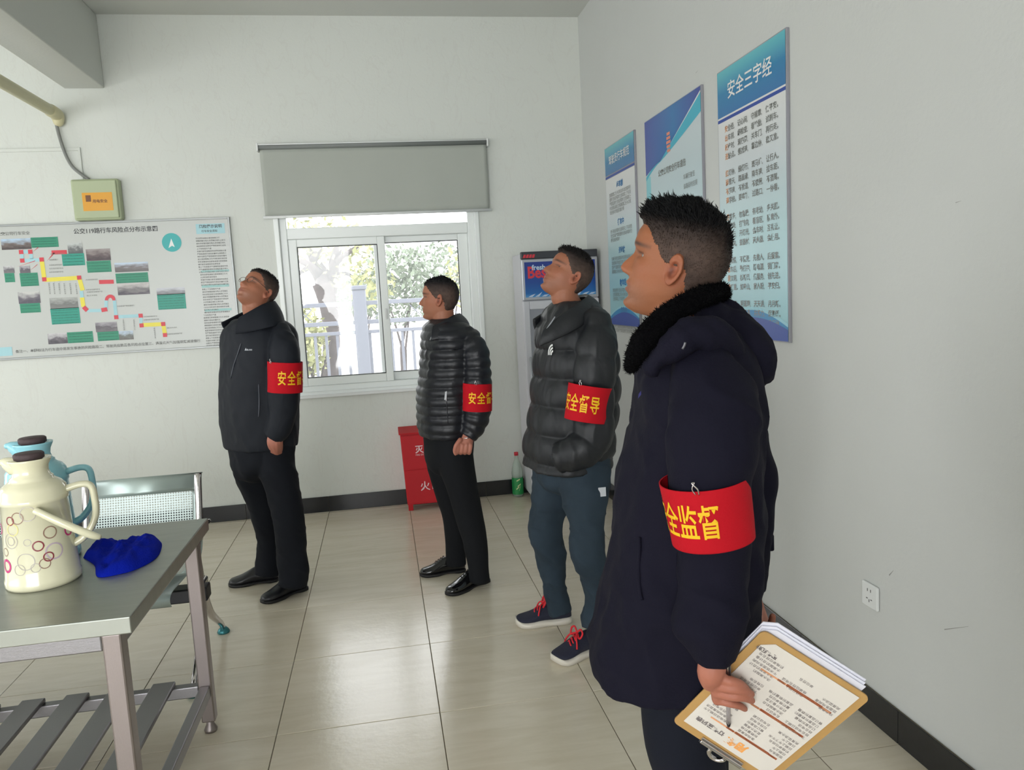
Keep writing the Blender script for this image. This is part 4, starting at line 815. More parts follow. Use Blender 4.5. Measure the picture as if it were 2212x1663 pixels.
def grid_faces(nz, nt, flip=False):
    F = []
    for i in range(nz-1):
        for j in range(nt):
            q = (j+1) % nt; F.append([i*nt+j, i*nt+q, (i+1)*nt+q, (i+1)*nt+j])
    return F
def ear_geo(side):
    """outer ear, origin at the canal"""
    nr, na = 16, 40; V = []; r = np.linspace(0, 1, nr)
    prof = np.interp(r, [0, .25, .42, .55, .66, .78, .88, .95, 1.0], [-.008, -.006, .001, .009, .0105, .0055, .0115, .0115, .004])
    for i in range(nr):
        for j in range(na):
            a = 2*pi*j/na; up = sin(a); fw = cos(a); hh = .031+.002*(up > 0); ww = .0175*(1-.28*max(0, -up)**1.5)
            px = fw*ww*r[i]-.012-.004*up*r[i]; pz = up*hh*r[i]+.002
            lift = prof[i] if not (fw > .35 and abs(up) < .75) else prof[i]*(.25+.75*min(1, max(0, (abs(up)-.3)/.45)))
            if up < -.6: lift = max(lift, .004*r[i])
            tiltout = .30*(-px+.005)
            V.append((px, side*(.0655+tiltout+lift), pz))
    V2 = []
    for j in range(na):
        p = V[(nr-1)*na+j]; V2.append((p[0]*.75-.002, side*.052, p[2]*.75))
    F = [[i*na+j, i*na+(j+1) % na, (i+1)*na+(j+1) % na, (i+1)*na+j] for i in range(nr-1) for j in range(na)]
    b = len(V); F += [[(nr-1)*na+j, (nr-1)*na+(j+1) % na, b+(j+1) % na, b+j] for j in range(na)]+[[b+j for j in range(na)]]
    return np.array(V+V2), F

class Head:
    def __init__(s, ear, yaw, pitch, roll=0, scale=1.0, side=1):
        yw, pt, rl = radians(yaw), radians(pitch), radians(roll)
        f0 = A3(-cos(yw), -sin(yw), 0); u0 = A3(0, 0, 1); l = np.cross(u0, f0); f = f0*cos(pt)+u0*sin(pt); u = u0*cos(pt)-f0*sin(pt)
        l2 = l*cos(rl)+u*sin(rl); u2 = u*cos(rl)-l*sin(rl); s.R = np.stack([f, l2, u2], 1); s.k = scale; s.o = np.asarray(ear)-s.R @ A3(-.010, .080*side, 0)*scale
    def w(s, P): return s.o+(np.asarray(P)*s.k) @ s.R.T
    def loc(s, V): return ((np.asarray(V)-s.o) @ s.R)/s.k

def torso_geo(stn, Yp, phi, n=64, sub=6, puff=None, ex=2.5, shrink=0.0):
    """stations (v, uL, uR, half_lateral)"""
    F_ = A3(-cos(phi), -sin(phi), 0); L_ = A3(sin(phi), -cos(phi), 0); rows = []
    for v, ul, ur, a in stn:
        c = at((ul+ur)/2, v, Yp); dv = (c-CAM)*[1, 1, 0]; dv /= np.linalg.norm(dv); e = A3(dv[1], -dv[0], 0)
        hw = (ur-ul)/2/ppm(c); b = sqrt(max(hw**2-(a*(L_ @ e))**2, 0.06**2))/abs(F_ @ e); rows.append([*c, a-shrink, b-shrink])
    S_ = spline(np.array(rows), sub); t = np.linspace(0, 2*pi, n, endpoint=False); R = []
    for r in S_:
        k = puff(r[2]) if puff else 0.0; c, s = np.cos(t), np.sin(t); cc = np.sign(c)*np.abs(c)**(2/ex); ss = np.sign(s)*np.abs(s)**(2/ex)
        R.append(r[:3]+np.outer(cc*(r[4]+k), F_)+np.outer(ss*(r[3]+k), L_))
    return rings(R)
def px_path(pts): return [at(u, v, y) for u, v, y in pts]

def finish_body(name, g, head, vox, parent, hair_dark=(30, 26, 25), lips=(140, 78, 68), skin=(196, 148, 118), ruddy=0.5, stub=0.25, buzz=1.0, hairline=0.075):
    me = remesh(g, vox, 2, 0.5); V = get_co(me); L = head.loc(V); x, y, z = L.T; ay = np.abs(y)
    base = np.array(lin(skin)); C = np.tile(base, (len(V), 1)); near = (np.linalg.norm(L, axis=1) < .2)
    red = np.array(lin(lips)); warm = np.array(lin((160, 88, 68)))
    def mixc(w_, col): C[:] = C*(1-w_[:, None])+np.array(col)*w_[:, None]
    n1 = vnoise(V*18)*.5+vnoise(V*45)*.3; C *= (1+.06*n1)[:, None]
    mixc(near*ruddy*(.35*gs(ay, .045, .02)*gs(z, -.012, .022)+.45*gs(y, 0, .016)*gs(z, -.016, .014)*(x > .09)), warm)
    mixc(near*.55*(ay > .062)*gs(x, -.012, .02)*gs(z, 0, .035), warm)
    mixc(near*.8*(ay > .055)*gs(x, -.007, .006)*gs(z, -.001, .011), np.array(lin((84, 44, 36))))  # shade of the ear hollow painted into the skin colour
    mixc(near*.85*(gs(y, 0, .022)*(np.abs(y) < .027)*(gs(z, -.0435, .0045)+gs(z, -.0555, .005)).clip(0, 1)*(x > .07)), red)
    mixc(near*.6*gs(y, 0, .025)*gs(z, -.0493, .0014)*(x > .07), np.array(lin((90, 50, 46))))
    mixc(near*.9*(gs(ay, .034, .019)**.6*gs(z+.12*np.abs(ay-.030), .0395, .0045)*(x > .045)), np.array(lin(hair_dark)))   # brows
    mixc(near*.75*(gs(ay, .031, .014)**.6*gs(z, .0215, .0030)*(x > .06)), np.array(lin((60, 40, 34))))                   # lash line
    mixc(near*stub*((z < -.03)*gs(x, .07, .04)*gs(z, -.07, .025)), np.array(lin((110, 90, 80))))
    far = np.clip((np.linalg.norm(V-head.o, axis=1)-.40)/.1, 0, 1)*.5; mixc(far, np.array(lin((190, 122, 108)))*1.0)
    me_c = C; set_col(me, me_c); return attach(name, me, mat_attr('skin', rough=0.5, spec=0.35, bump=0.09, bscale=140, sss=0.04), parent)

def hair_mask(L, hl=.088, side_front=.018, low=-.035, back_low=-.062):
    """>0 where hair grows, in head coordinates; value = distance-like"""
    x, y, z = L[..., 0], L[..., 1], L[..., 2]; ay = np.abs(y)
    fr = np.interp(z, [-.08, -.02, .006, .014, .03, .05, .067, .080, .093, .12], [-.05, -.036, -.032, .012, .026, .042, .056, .068, .087, .10])   # front limit of x by height
    fr = np.where(z > .064, fr+.020*np.clip((.04-ay)/.04, 0, 1), fr)
    m = fr-x; nape = z-np.interp(x, [-.1, -.05, -.02, 0.02, .04], [back_low, back_low+.004, low, -.022, -.02]); return np.minimum(m, nape)
def make_hair(head, parent, name='hair', side=.003, top=.014, spike=0, vox=None, seed=0, colr=(24, 22, 23), lean=(0.3, 0, 1), fade=.05, hl=.0, front=0.0, lenk=1.0):
    nz, nt = 110, 150; Z, T = head_uv(nz, nt); P = head_pts(Z, T, True); Lc = P.reshape(-1, 3); N = Lc-np.array([-.005, 0, .015]); N /= np.linalg.norm(N, axis=1)[:, None]
    msk = hair_mask(Lc)+.004*vnoise(Lc*130+seed)+.002*vnoise(Lc*300+seed)+hl; h = np.clip((Lc[:, 2]-fade)/.05, 0, 1); h = h*h*(3-2*h); th = side+(top-side)*h+front*np.clip(Lc[:, 0]/.06, 0, 1)*h
    grow = np.clip(msk/.010, 0, 1); th = th*grow**.6*(1+.25*vnoise(Lc*90+3)+.18*vnoise(Lc*220)); off = np.where(msk > 0, th, -.006)
    V = head.w(Lc+N*off[:, None]); g = G(); g.add(V, grid_faces(nz, nt)+[list(range(nt))[::-1], [(nz-1)*nt+j for j in range(nt)]])
    # tufts
    idx = np.where((msk > .004))[0]; r = np.random.RandomState(seed+5); Vs = []; Fs = []
    ln = unit(A3(*lean))
    for k in range(int(spike)):
        i = idx[r.randint(len(idx))]; hh = h[i]; 
        if hh < .12 and r.rand() < .45: continue
        p = Lc[i]+N[i]*off[i]*.55; l = (.0035+(th[i]*1.0+.006)*hh*r.uniform(.6, 1.25))*lenk; d = unit(N[i]*(1-.45*hh)+ln*.75*hh+r.normal(size=3)*.26); q = unit(np.cross(d, r.normal(size=3)))*(.0011+.0009*hh); q2 = np.cross(d, q); b = len(Vs)
        e = p+d*l+N[i]*0; e2 = e+unit(d*.4+ln*.2+r.normal(size=3)*.3)*l*.35
        Vs += [p+q, p-q*.5+q2, p-q*.5-q2, e+q*.55, e-q*.3+q2*.5, e-q*.3-q2*.5, e2]; Fs += [[b, b+1, b+4, b+3], [b+1, b+2, b+5, b+4], [b+2, b, b+3, b+5], [b+3, b+4, b+6], [b+4, b+5, b+6], [b+5, b+3, b+6]]
    if Vs: g.add(head.w(np.array(Vs)), Fs)
    nv = len(g.V); me = bpy.data.meshes.new(name); me.from_pydata(np.array(g.V).tolist(), [], g.F); me.update()
    LL = head.loc(np.array(g.V)); hh = np.clip((LL[:, 2]-fade+.01)/.06, 0, 1)+np.clip((-LL[:, 0]-.085)/.02, 0, .5); a = np.array(lin(colr)); b = np.array(lin((78, 63, 56))); w = hh.clip(0, 1)[:, None]; C = b*(1-w)+a*w; C *= (1+.25*vnoise(LL*120))[:, None]; set_col(me, C)
    return attach(name, me, mat_attr('hair_fibre', rough=0.6, spec=0.2, bump=0.25, bscale=500), parent)
_q = head_pts(np.full(720, .0175), np.linspace(0, 2*pi, 720)); EX_ = float(_q[np.argmin(np.abs(_q[:, 1]-.031)+(_q[:, 0] < 0))][0])
def eyes(head, parent):
    for sd in (1, -1):
        V, F = lathe([(.0001, .0115)]+[(.0118*sin(a), .0118*cos(a)) for a in np.linspace(.12, pi-.12, 18)]+[(.0001, -.0118)], (0, 0, 0), 24); V = np.array(V); D = V/np.linalg.norm(V, axis=1)[:, None]
        Vl = np.stack([V[:, 2], V[:, 0], V[:, 1]], 1)+A3(EX_-.0112, sd*.031, .0175); c = V[:, 2]/.0118
        C = np.tile(np.array(lin((150, 140, 134))), (len(V), 1)); C[c > .78] = lin((40, 27, 22)); C[c > .93] = lin((10, 8, 8))
        me = bpy.data.meshes.new('eye'); me.from_pydata(head.w(Vl).tolist(), [], F); me.update(); set_col(me, C); attach('eye', me, mat_attr('eyeball', rough=0.12), parent)
def head_into(g, head, full=0.0, jaw=1.0):
    Z, T = head_uv(110, 150); V = head.w(head_pts(Z, T, True, jaw, full).reshape(-1, 3)); g.add(V, grid_faces(110, 150)+[list(range(150))[::-1], [109*150+j for j in range(150)]])
    for sd in (1, -1): v, f = ear_geo(sd); g.add(head.w(v), f)
def garment(name, g, vox, m, parent, fold=(.004, (7, 7, 4)), smooth=2, shear=None, seed=0.0, where=None, second=None):
    me = remesh(g, vox, smooth, .5)
    if fold: folds(me, fold[0], fold[1], shear=shear, seed=seed, where=where)
    if second: folds(me, second[0], second[1], seed=seed+20, where=where, shear=shear)
    return attach(name, me, m, parent)
def sheet(name, top, bot, m, parent, th=.007, n=8, mid=0.0, rows=6, sub_s=True):
    A = spline(np.array(top), n); B = spline(np.array(bot), n); k = len(A); V = []; F = []
    c = (A.mean(0)+B.mean(0))/2
    for i in range(rows+1):
        t = i/rows; Q = B*(1-t)+A*t; out = Q-c; out[:, 2] = 0; out /= np.linalg.norm(out, axis=1)[:, None]+1e-9; Q = Q+out*mid*sin(pi*t); V += list(Q)
    for i in range(rows):
        for j in range(k-1): a = i*k+j; F.append([a, a+1, a+k+1, a+k])
    o = mesh_obj(name, V, F, m, parent, True); md = o.modifiers.new('s', 'SOLIDIFY'); md.thickness = th; md.offset = 0; bv = o.modifiers.new('b', 'BEVEL'); bv.width = th*.4; bv.segments = 2; bake(o); o.data.polygons.foreach_set('use_smooth', [True]*len(o.data.polygons)); return o
M_band = mat('armband_red_cloth', (182, 14, 30), 0.8, bump=0.15, bscale=260, spec=0.2); M_gold = mat('armband_yellow_print', (236, 186, 10), 0.6)
def armband(parent, c0, c1, r0, r1, text, ang0, pitch, size, thick=.0022, zc=.5, wob=.0012):
    """band around the axis c0 (top) to c1 (bottom); angle 0 faces the camera, positive to the right in the photo"""
    ax = unit(c1-c0); mid = (c0+c1)/2; e1 = CAM-mid; e1 = unit(e1-ax*(e1 @ ax)); e2 = np.cross(ax, e1); 
    if e2 @ RT < 0: e2 = -e2
    H = np.linalg.norm(c1-c0)
    def P(a, t, lift=0.0):
        r = r0+(r1-r0)*t+lift+wob*np.sin(3*a+4*t); return c0+ax*(H*t)+e1*(r*np.cos(a))+e2*(r*np.sin(a))
    n = 72; g = G(); R = []
    for t, l in ((0, 0), (0, thick), (.02, thick), (.25, thick), (.5, thick), (.75, thick), (.98, thick), (1, thick), (1, 0)): R.append(np.array([P(a, t, l) for a in np.linspace(0, 2*pi, n, endpoint=False)]))
    V, F = rings(R, cap=False); g.add(V, F); bd = g.ob('armband', M_band, parent, True)
    k = len(text)
    for i, ch in enumerate(text):
        V, F = text_geo(ch, .013, 3, 'CENTER'); V, F = subdiv_x(V, F, .12); xs = V[:, 0]; ys = V[:, 1]-.38
        r = (r0+r1)/2; arc = (i-(k-1)/2)*pitch; Q = []
        for x_, y_ in zip(xs, ys): a = ang0+(arc+x_*size[0])/r; t = zc-(y_*size[1])/H; Q.append(P(a, t, thick+.0009))
        gg = G(); gg.add(Q, F); gg.ob('printed_character', M_gold, bd)
    return bd, P
def pin(parent, P, a, t0, t1):
    g = G(); q = [P(a, t0, .006), P(a-.05, t0+.01, .009), P(a+.04, (t0+t1)/2, .008), P(a+.05, t1, .005)]; g.add(*tube(q, .0013, 8, 4)); q = [P(a, t0, .006), P(a-.07, (t0+t1)/2, .007), P(a-.02, t1, .005)]; g.add(*tube(q, .0011, 8, 4)); g.ob('safety_pin', M_chrome, parent, True)
def shoe(toe, heel, mats, parent, label=None, style='leather', wd=.050, lace_m=None):
    toe = np.asarray(toe, float)*[1, 1, 0]; heel = np.asarray(heel, float)*[1, 1, 0]; d = toe-heel; Ls = np.linalg.norm(d); f = d/Ls; s_ = np.cross(A3(0, 0, 1), f); U = A3(0, 0, 1)
    root = None; n = 28; t = np.linspace(0, 2*pi, n, endpoint=False)
    sp = style == 'sneaker'; sole_h = .024 if sp else .014
    st = np.array([0, .03, .08, .18, .32, .46, .60, .74, .86, .94, .985, 1.0]); wq = np.array([.30, .55, .68, .74, .74, .78, .92, 1.0, .92, .70, .40, .12])*wd
    hq = np.array([.055, .078, .092, .10, .100, .094, .074, .056, .047, .040, .030, .022])-(0 if sp else .0)
    R = []; SR = []
    for i in range(len(st)):
        c = heel+f*(Ls*st[i]); lift = (.010 if sp else .004)*max(0, (st[i]-.8)/.2)**2+(.006*max(0, (.1-st[i])/.1) if sp else 0)
        zz = sole_h+lift; hh = hq[i]-sole_h+.006; ring = []
        for a in t:
            cy, sz = cos(a), sin(a); w = wq[i]*(np.sign(cy)*abs(cy)**.8); z = hh*(.5+.5*np.sign(sz)*abs(sz)**(.8 if sz < 0 else 1.0)); w *= (1-.35*max(0, sz)) if st[i] < .6 else (1-.12*max(0, sz)); ring.append(c+s_*w+U*(zz-.006+z))
        R.append(np.array(ring))
    S2 = spline(np.hstack(R), 4); S2 = S2.reshape(len(S2), n, 3) if False else None
    st2 = np.vstack([r.ravel() for r in R]); SS = spline(st2, 3).reshape(-1, n, 3); g = G(); g.add(*rings([q for q in SS])); up = g.ob('shoe', mats[0], parent, True)
    if label: up['label'] = label
    # sole
    g = G(); R = []
    for i in range(len(st)):
        c = heel+f*(Ls*(st[i]*1.02-.01)); lift = (.012 if sp else .004)*max(0, (st[i]-.82)/.18)**2; w = wq[i]+(.005 if sp else .003)
        top = sole_h+lift+(.004*sin(st[i]*14) if sp else 0); bot = .0006+lift+(.0 if sp else (.006 if .30 < st[i] < .55 else 0)); R.append(np.array([c-s_*w+U*bot, c+s_*w+U*bot, c+s_*w+U*(top*.6+bot*.4), c+s_*(w*.97)+U*top, c-s_*(w*.97)+U*top, c-s_*w+U*(top*.6+bot*.4)]))
    SS = spline(np.vstack([r.ravel() for r in R]), 3).reshape(-1, 6, 3); g.add(*rings([q for q in SS])); g.ob('sole', mats[1], up, True)
    if lace_m:
        g = G()
        for q in range(4):
            s0 = .46+q*.055; c = heel+f*(Ls*s0); h = np.interp(s0, st, hq)+.002; c2 = heel+f*(Ls*(s0+.035)); h2 = np.interp(s0+.035, st, hq)+.002
            g.add(*tube([c-s_*wd*.42+U*(h-.012), c-s_*wd*.15+U*(h+.003), (c+c2)/2+U*((h+h2)/2+.005), c2+s_*wd*.15+U*(h2+.003), c2+s_*wd*.42+U*(h2-.014)], .0032 if sp else .0017, 7, 3))
        if sp:
            c = heel+f*(Ls*.47)+U*.105
            for sg_ in (-1, 1):
                g.add(*tube([c, c+s_*sg_*.022+U*.018-f*.004, c+s_*sg_*.040+U*.006, c+s_*sg_*.030-U*.016+f*.01, c+U*.001], .004, 8, 4)); g.add(*tube([c, c+s_*sg_*.02+f*.02-U*.008, c+s_*sg_*.038+f*.030-U*.030, c+s_*sg_*.045+f*.036-U*.05], .0035, 7, 4))
        g.ob('laces', lace_m, up, True)
    return up
def inner_body(g, stn, Yp, phi, neck, head, arms, legs, shr=.03):
    g.add(*torso_geo(stn, Yp, phi, 40, 3, shrink=shr))
    hb = head.w([A3(-.018, 0, -.015)])[0]; hb2 = head.w([A3(-.020, 0, -.070)])[0]
    g.add(*tube([neck, neck*.5+hb2*.5, hb2, hb], [.066, .057, .056, .05], 24, 4))
    for P_, r_ in arms: g.add(*tube(P_, np.array(r_)*.62, 14, 3, round_end=True))
    for P_, r_ in legs: g.add(*tube(P_[:-1], np.array(r_[:-1])*.72, 16, 3, round_end=True))
def fingers(g, chains, r=.0078):
    for ch in chains: g.add(*tube(ch[0], ch[1] if len(ch) > 1 else [r*1.12, r*1.05, r, r*.82], 12, 3, round_end=True))

# ---------------------------------------------------------------- person 1 (black jacket, glasses, left)
def person1():
    Yp = 2.03; phi = radians(40); c = atz(600, 1285)
    R_ = empty('person', (c[0], c[1], 0), 'man at left with glasses and face raised, black zip jacket, hand in pocket', 'person')
    stn = [(690, 505, 600, .125), (706, 492, 622, .175), (726, 487, 632, .205), (770, 484, 636, .225), (860, 483, 638, .228), (910, 486, 636, .228), (962, 492, 631, .222)]
    hd = Head(at(579, 635, 1.94), 50, 38, -4, .96)
    armN = ([at(606, 716, 1.90), at(616, 758, 1.83), at(616, 812, 1.81), at(614, 852, 1.81), at(612, 888, 1.815), at(604, 920, 1.815), at(592, 944, 1.82)], [.052, .076, .079, .077, .070, .060, .047])
    armF = ([at(545, 712, 2.22), at(540, 780, 2.26), at(535, 850, 2.27), at(540, 910, 2.26), at(540, 950, 2.22)], [.055, .07, .068, .06, .048])
    legN = ([at(594, 950, 1.95), at(597, 1000, 1.94), at(608, 1050, 1.93), at(622, 1110, 1.93), at(628, 1170, 1.93), at(634, 1225, 1.94), at(632, 1262, 1.94)], [.098, .096, .085, .078, .075, .078, .072])
    legF = ([at(540, 950, 2.12), at(543, 1000, 2.13), at(553, 1050, 2.15), at(572, 1110, 2.17), at(581, 1160, 2.18), at(582, 1210, 2.18), at(580, 1240, 2.18)], [.10, .098, .085, .070, .064, .075, .070])
    g = G(); head_into(g, hd, .005, 1.06); inner_body(g, stn, Yp, phi, at(558, 712, Yp), hd, [armN, armF], [legN, legF])
    g.add(*tube([at(592, 935, 1.815), at(592, 952, 1.80), at(594, 966, 1.825), at(600, 985, 1.88)], [.028, .036, .034, .025], 16, 3, squash=.55, ref=(0, 1, 0)))
    fingers(g, [([at(580, 948, 1.80), at(586, 958, 1.79), at(592, 968, 1.80), at(597, 976, 1.83)],), ([at(602, 950, 1.79), at(603, 960, 1.80), at(603, 972, 1.83), at(603, 982, 1.86)],), ([at(596, 952, 1.785), at(598, 962, 1.79), at(599, 974, 1.82), at(600, 984, 1.86)],), ([at(588, 952, 1.79), at(592, 962, 1.79), at(594, 974, 1.82), at(597, 984, 1.86)],), ([at(607, 948, 1.80), at(608, 958, 1.82), at(608, 968, 1.85), at(608, 978, 1.88)],)])
    finish_body('body', g, hd, .0042, R_, skin=(160, 106, 82)); eyes(hd, R_)
    make_hair(hd, R_, side=.004, top=.010, lenk=.5, spike=2600, seed=1)
    mj = mat('black_softshell', (20, 24, 32), 0.72, bump=0.08, bscale=240, spec=0.3)
    g = G(); g.add(*torso_geo(stn, Yp, phi, 72, 6)); g.add(*tube(*armN, n=28, sub=6, round_end='start')); g.add(*tube(*armF, n=28, sub=6, round_end='start'))
    jk = garment('jacket', g, .0075, mj, R_, (.006, (6, 6, 5)), shear=[[1, 0, 0], [0, 1, 0], [.3, .2, 1]], seed=3, second=(.003, (15, 15, 14)))
    sheet('collar', [at(516, 686, 1.86), at(540, 672, 1.86), at(570, 656, 1.90), at(592, 650, 2.0), at(572, 656, 2.12), at(530, 672, 2.16), at(478, 697, 2.08)], [at(508, 722, 1.85), at(545, 716, 1.84), at(592, 705, 1.86), at(614, 698, 2.0), at(580, 700, 2.17), at(530, 708, 2.2), at(493, 718, 2.10)], mj, jk, .010, mid=.01)
    mz = mat('zip_grey', (74, 78, 86), 0.4, metal=0.3)
    def onp(u, v, y): return at(u, v, y)
    for nm, pts in (('chest_zip', [(521, 742), (514, 765), (506, 788), (499, 817)]), ('pocket_zip', [(559, 830), (560, 858), (560, 880), (559, 900)])):
        gg = G(); Q = []
        for (u, v) in pts: Q.append(surf_hit(jk, u, v, .002))
        gg.add(*tube(Q, .0028, 8, 4)); gg.ob(nm, mz, jk, True)
    g = G()
    a = surf_hit(jk, 529, 757, .0025); b = surf_hit(jk, 545, 757, .0025); rr = unit(b-a); W_ = np.linalg.norm(b-a)
    g.add([a, a+rr*W_*.33+EZ*0, a+rr*W_*.22+EZ*.014], [[0, 1, 2]]); g.add([a+rr*W_*.28, a+rr*W_*.55, a+rr*W_*.42+EZ*.010], [[0, 1, 2]])
    for k in range(3): p = a+rr*W_*(.58+.15*k); g.add([p, p+rr*W_*.10, p+rr*W_*.13+EZ*.007, p+rr*W_*.03+EZ*.007], [[0, 1, 2, 3]])
    g.ob('chest_logo', mat('reflective_grey', (170, 174, 180), 0.4), jk)
    mt = mat('black_trouser_cloth', (18, 21, 28), 0.85, bump=0.06, bscale=300, spec=0.25)
    g = G(); g.add(*torso_geo([(925, 495, 632, .17), (960, 497, 631, .175), (990, 500, 629, .175), (1008, 506, 629, .13), (1024, 518, 626, .08), (1036, 545, 612, .04)], Yp, phi, 48, 4, shrink=.01)); g.add(*tube(*legN, n=28, sub=6)); g.add(*tube(*legF, n=28, sub=6))
    garment('trousers', g, .0075, mt, R_, (.006, (7, 7, 9)), smooth=5, shear=[[1, 0, .5], [0, 1, 0], [.3, .4, 1]], seed=8, second=(.003, (16, 16, 20)))
    ms = mat('black_shoe_leather', (26, 27, 31), 0.32, bump=0.05, bscale=60); ml = mat('black_rubber', (18, 18, 20), 0.6)
    shoe(atz(566, 1304), atz(662, 1270), (ms, ml), R_); shoe(atz(495, 1266), atz(602, 1252), (ms, ml), R_)
    bd, P_ = armband(R_, at(616.5, 781, 1.81), at(615.5, 846, 1.81), .0835, .083, '安全督导', radians(37), .046, (.042, .074)); pin(bd, P_, -.9, -.1, .05)
    # spectacles
    g = G()
    for sd in (1, -1):
        cc = A3(.094, sd*.032, .016); ring = [cc+A3(-.006*abs(cos(a))*0, .024*cos(a), .016*sin(a)) for a in np.linspace(0, 2*pi, 25)]; g.add(*tube(hd.w(ring), .0012, 8, 1, cap=False))
        g.add(*tube(hd.w([A3(.092, sd*.056, .022), A3(.06, sd*.074, .02), A3(0, sd*.079, .015), A3(-.012, sd*.078, .008)]), .0013, 8, 3))
    g.add(*tube(hd.w([A3(.094, .009, .018), A3(.100, 0, .020), A3(.094, -.009, .018)]), .0012, 8, 3)); g.ob('spectacles', mat('thin_metal_frame', (90, 80, 72), 0.3, metal=0.6), R_, True)
    return R_

_BV = {}
def surf_hit(o, u, v, lift=0.0, fallback=None):
    """point of the object's surface seen from the camera position through a measured direction"""
    from mathutils.bvhtree import BVHTree
    if o.name not in _BV:
        off = wloc(o); me = o.data; V = get_co(me)+off; _BV[o.name] = BVHTree.FromPolygons([Vector(p) for p in V], [list(p.vertices) for p in me.polygons])
    d = unit(ray(u, v)); r = _BV[o.name].ray_cast(Vector(CAM), Vector(d))
    if r[0] is None: return fallback if fallback is not None else CAM+d*3
    return np.array(r[0])+np.array(r[1])*lift*(1 if r[1].dot(Vector(d)) < 0 else -1)

# ---------------------------------------------------------------- person 2 (black down jacket)
def person2():
    Yp = 1.88; phi = radians(14); c = atz(1000, 1262)
    R_ = empty('person', (c[0], c[1], 0), 'man in black quilted down jacket looking left in front of the window', 'person')
    stn = [(688, 930, 988, .10), (703, 917, 1008, .155), (722, 913, 1030, .19), (760, 911, 1040, .205), (812, 908, 1042, .205), (845, 903.5, 1042, .205), (885, 903.5, 1039, .205), (922, 906, 1032, .20), (938, 911, 1022, .185)]
    hd = Head(at(947, 650, 1.80), -17, 4, 2, .98)
    armN = ([at(1010, 722, 1.76), at(1028, 758, 1.70), at(1033, 805, 1.68), at(1032, 856, 1.68), at(1030, 898, 1.68), at(1022, 925, 1.68), at(1011, 944, 1.675)], [.044, .060, .064, .066, .064, .054, .038])
    armF = ([at(960, 715, 2.05), at(955, 780, 2.10), at(950, 850, 2.10), at(950, 905, 2.08), at(950, 940, 2.04)], [.05, .06, .058, .052, .04])
    legN = ([at(982, 925, 1.80), at(983, 985, 1.79), at(998, 1050, 1.79), at(1013, 1115, 1.79), at(1026, 1170, 1.79), at(1033, 1225, 1.79), at(1035, 1254, 1.79)], [.09, .094, .080, .072, .062, .055, .054])
    legF = ([at(955, 925, 1.97), at(955, 985, 1.98), at(966, 1050, 2.0), at(978, 1105, 2.02), at(983, 1150, 2.03), at(985, 1195, 2.03), at(987, 1220, 2.03)], [.09, .09, .076, .062, .058, .054, .052])
    g = G(); head_into(g, hd, 0.0); inner_body(g, stn, Yp, phi, at(958, 710, Yp), hd, [armN, armF], [legN, legF], .035)
    w = at(1010, 946, 1.672)
    kn = [(983, 968), (992, 975), (1003, 977), (1014, 976)]
    g.add(*tube([at(1012, 938, 1.675), at(1008, 955, 1.665), at(1003, 968, 1.66)], [.027, .034, .034], 18, 3, squash=.62, ref=(0, 1, 0), round_end=True))
    fingers(g, [([at(990+k*9, 962, 1.645), at(988+k*9, 975, 1.65), at(986+k*9, 979, 1.675), at(990+k*9, 968, 1.69)], [.0105, .010, .009, .008]) for k in range(4)]+[([at(994, 950, 1.65), at(985, 962, 1.64), at(982, 974, 1.645), at(984, 981, 1.652)], [.012, .0105, .0095, .008])])
    finish_body('body', g, hd, .0042, R_, skin=(158, 104, 80)); eyes(hd, R_); make_hair(hd, R_, side=.005, top=.010, lenk=.5, spike=2600, seed=2, colr=(22, 21, 24))
    mj = mat('black_nylon', (20, 22, 29), 0.42, bump=0.12, bscale=70, spec=0.45)
    sp = .048; pf = lambda z: .011*(abs(sin(pi*z/sp))**.55)-.006; pa = lambda s: .90+.17*abs(sin(pi*s/sp))**.55
    g = G(); g.add(*torso_geo(stn, Yp, phi, 72, 14, puff=pf)); g.add(*tube(*armN, n=28, sub=10, round_end='start', puff=pa)); g.add(*tube(*armF, n=28, sub=10, round_end='start', puff=pa))
    jk = garment('quilted_jacket', g, .006, mj, R_, (.0025, (14, 14, 10)), smooth=1, seed=13)
    sheet('collar', [at(934, 705, 1.76), at(956, 694, 1.765), at(980, 681, 1.80), at(991, 677, 1.89), at(976, 682, 1.97), at(944, 694, 1.99), at(917, 705, 1.93)], [at(932, 736, 1.72), at(966, 728, 1.72), at(1003, 712, 1.76), at(1012, 702, 1.88), at(990, 710, 2.0), at(948, 720, 2.02), at(922, 730, 1.95)], mj, jk, .012, mid=.008)
    mz = mat('zip_pale', (150, 154, 160), 0.35, metal=0.4)
    gg = G(); gg.add(*tube([surf_hit(jk, u, v, .003) for u, v in ((933, 728), (930, 734))], .003, 8, 3)); gg.ob('zip_pull', mz, jk, True)
    gg = G(); q = [surf_hit(jk, u, v, .004) for u, v in ((962, 846), (966, 846), (964.5, 864), (960, 864))]; gg.add([q[3], q[2], q[1], q[0]], [[0, 1, 2, 3]]); gg.add(*tube([surf_hit(jk, 965, 845, .003), surf_hit(jk, 964, 866, .003)], .0025, 8, 1)); gg.ob('pocket_tag', mat('tag_grey', (178, 180, 184), 0.5), jk)
    gg = G(); gg.add(*tube([surf_hit(jk, u, v, .001) for u, v in ((965, 868), (966, 890), (968, 915))], .002, 8, 3)); gg.ob('pocket_seam', mj, jk, True)
    mt = mat('black_suit_cloth', (14, 16, 20), 0.85, bump=0.05, bscale=300, spec=0.25)
    g = G(); g.add(*torso_geo([(915, 912, 1026, .16), (950, 915, 1024, .165), (985, 917, 1021, .165), (1002, 923, 1019, .12), (1016, 934, 1014, .08), (1026, 955, 1002, .04)], Yp, phi, 48, 4, shrink=.008)); g.add(*tube(*legN, n=28, sub=6)); g.add(*tube(*legF, n=28, sub=6))
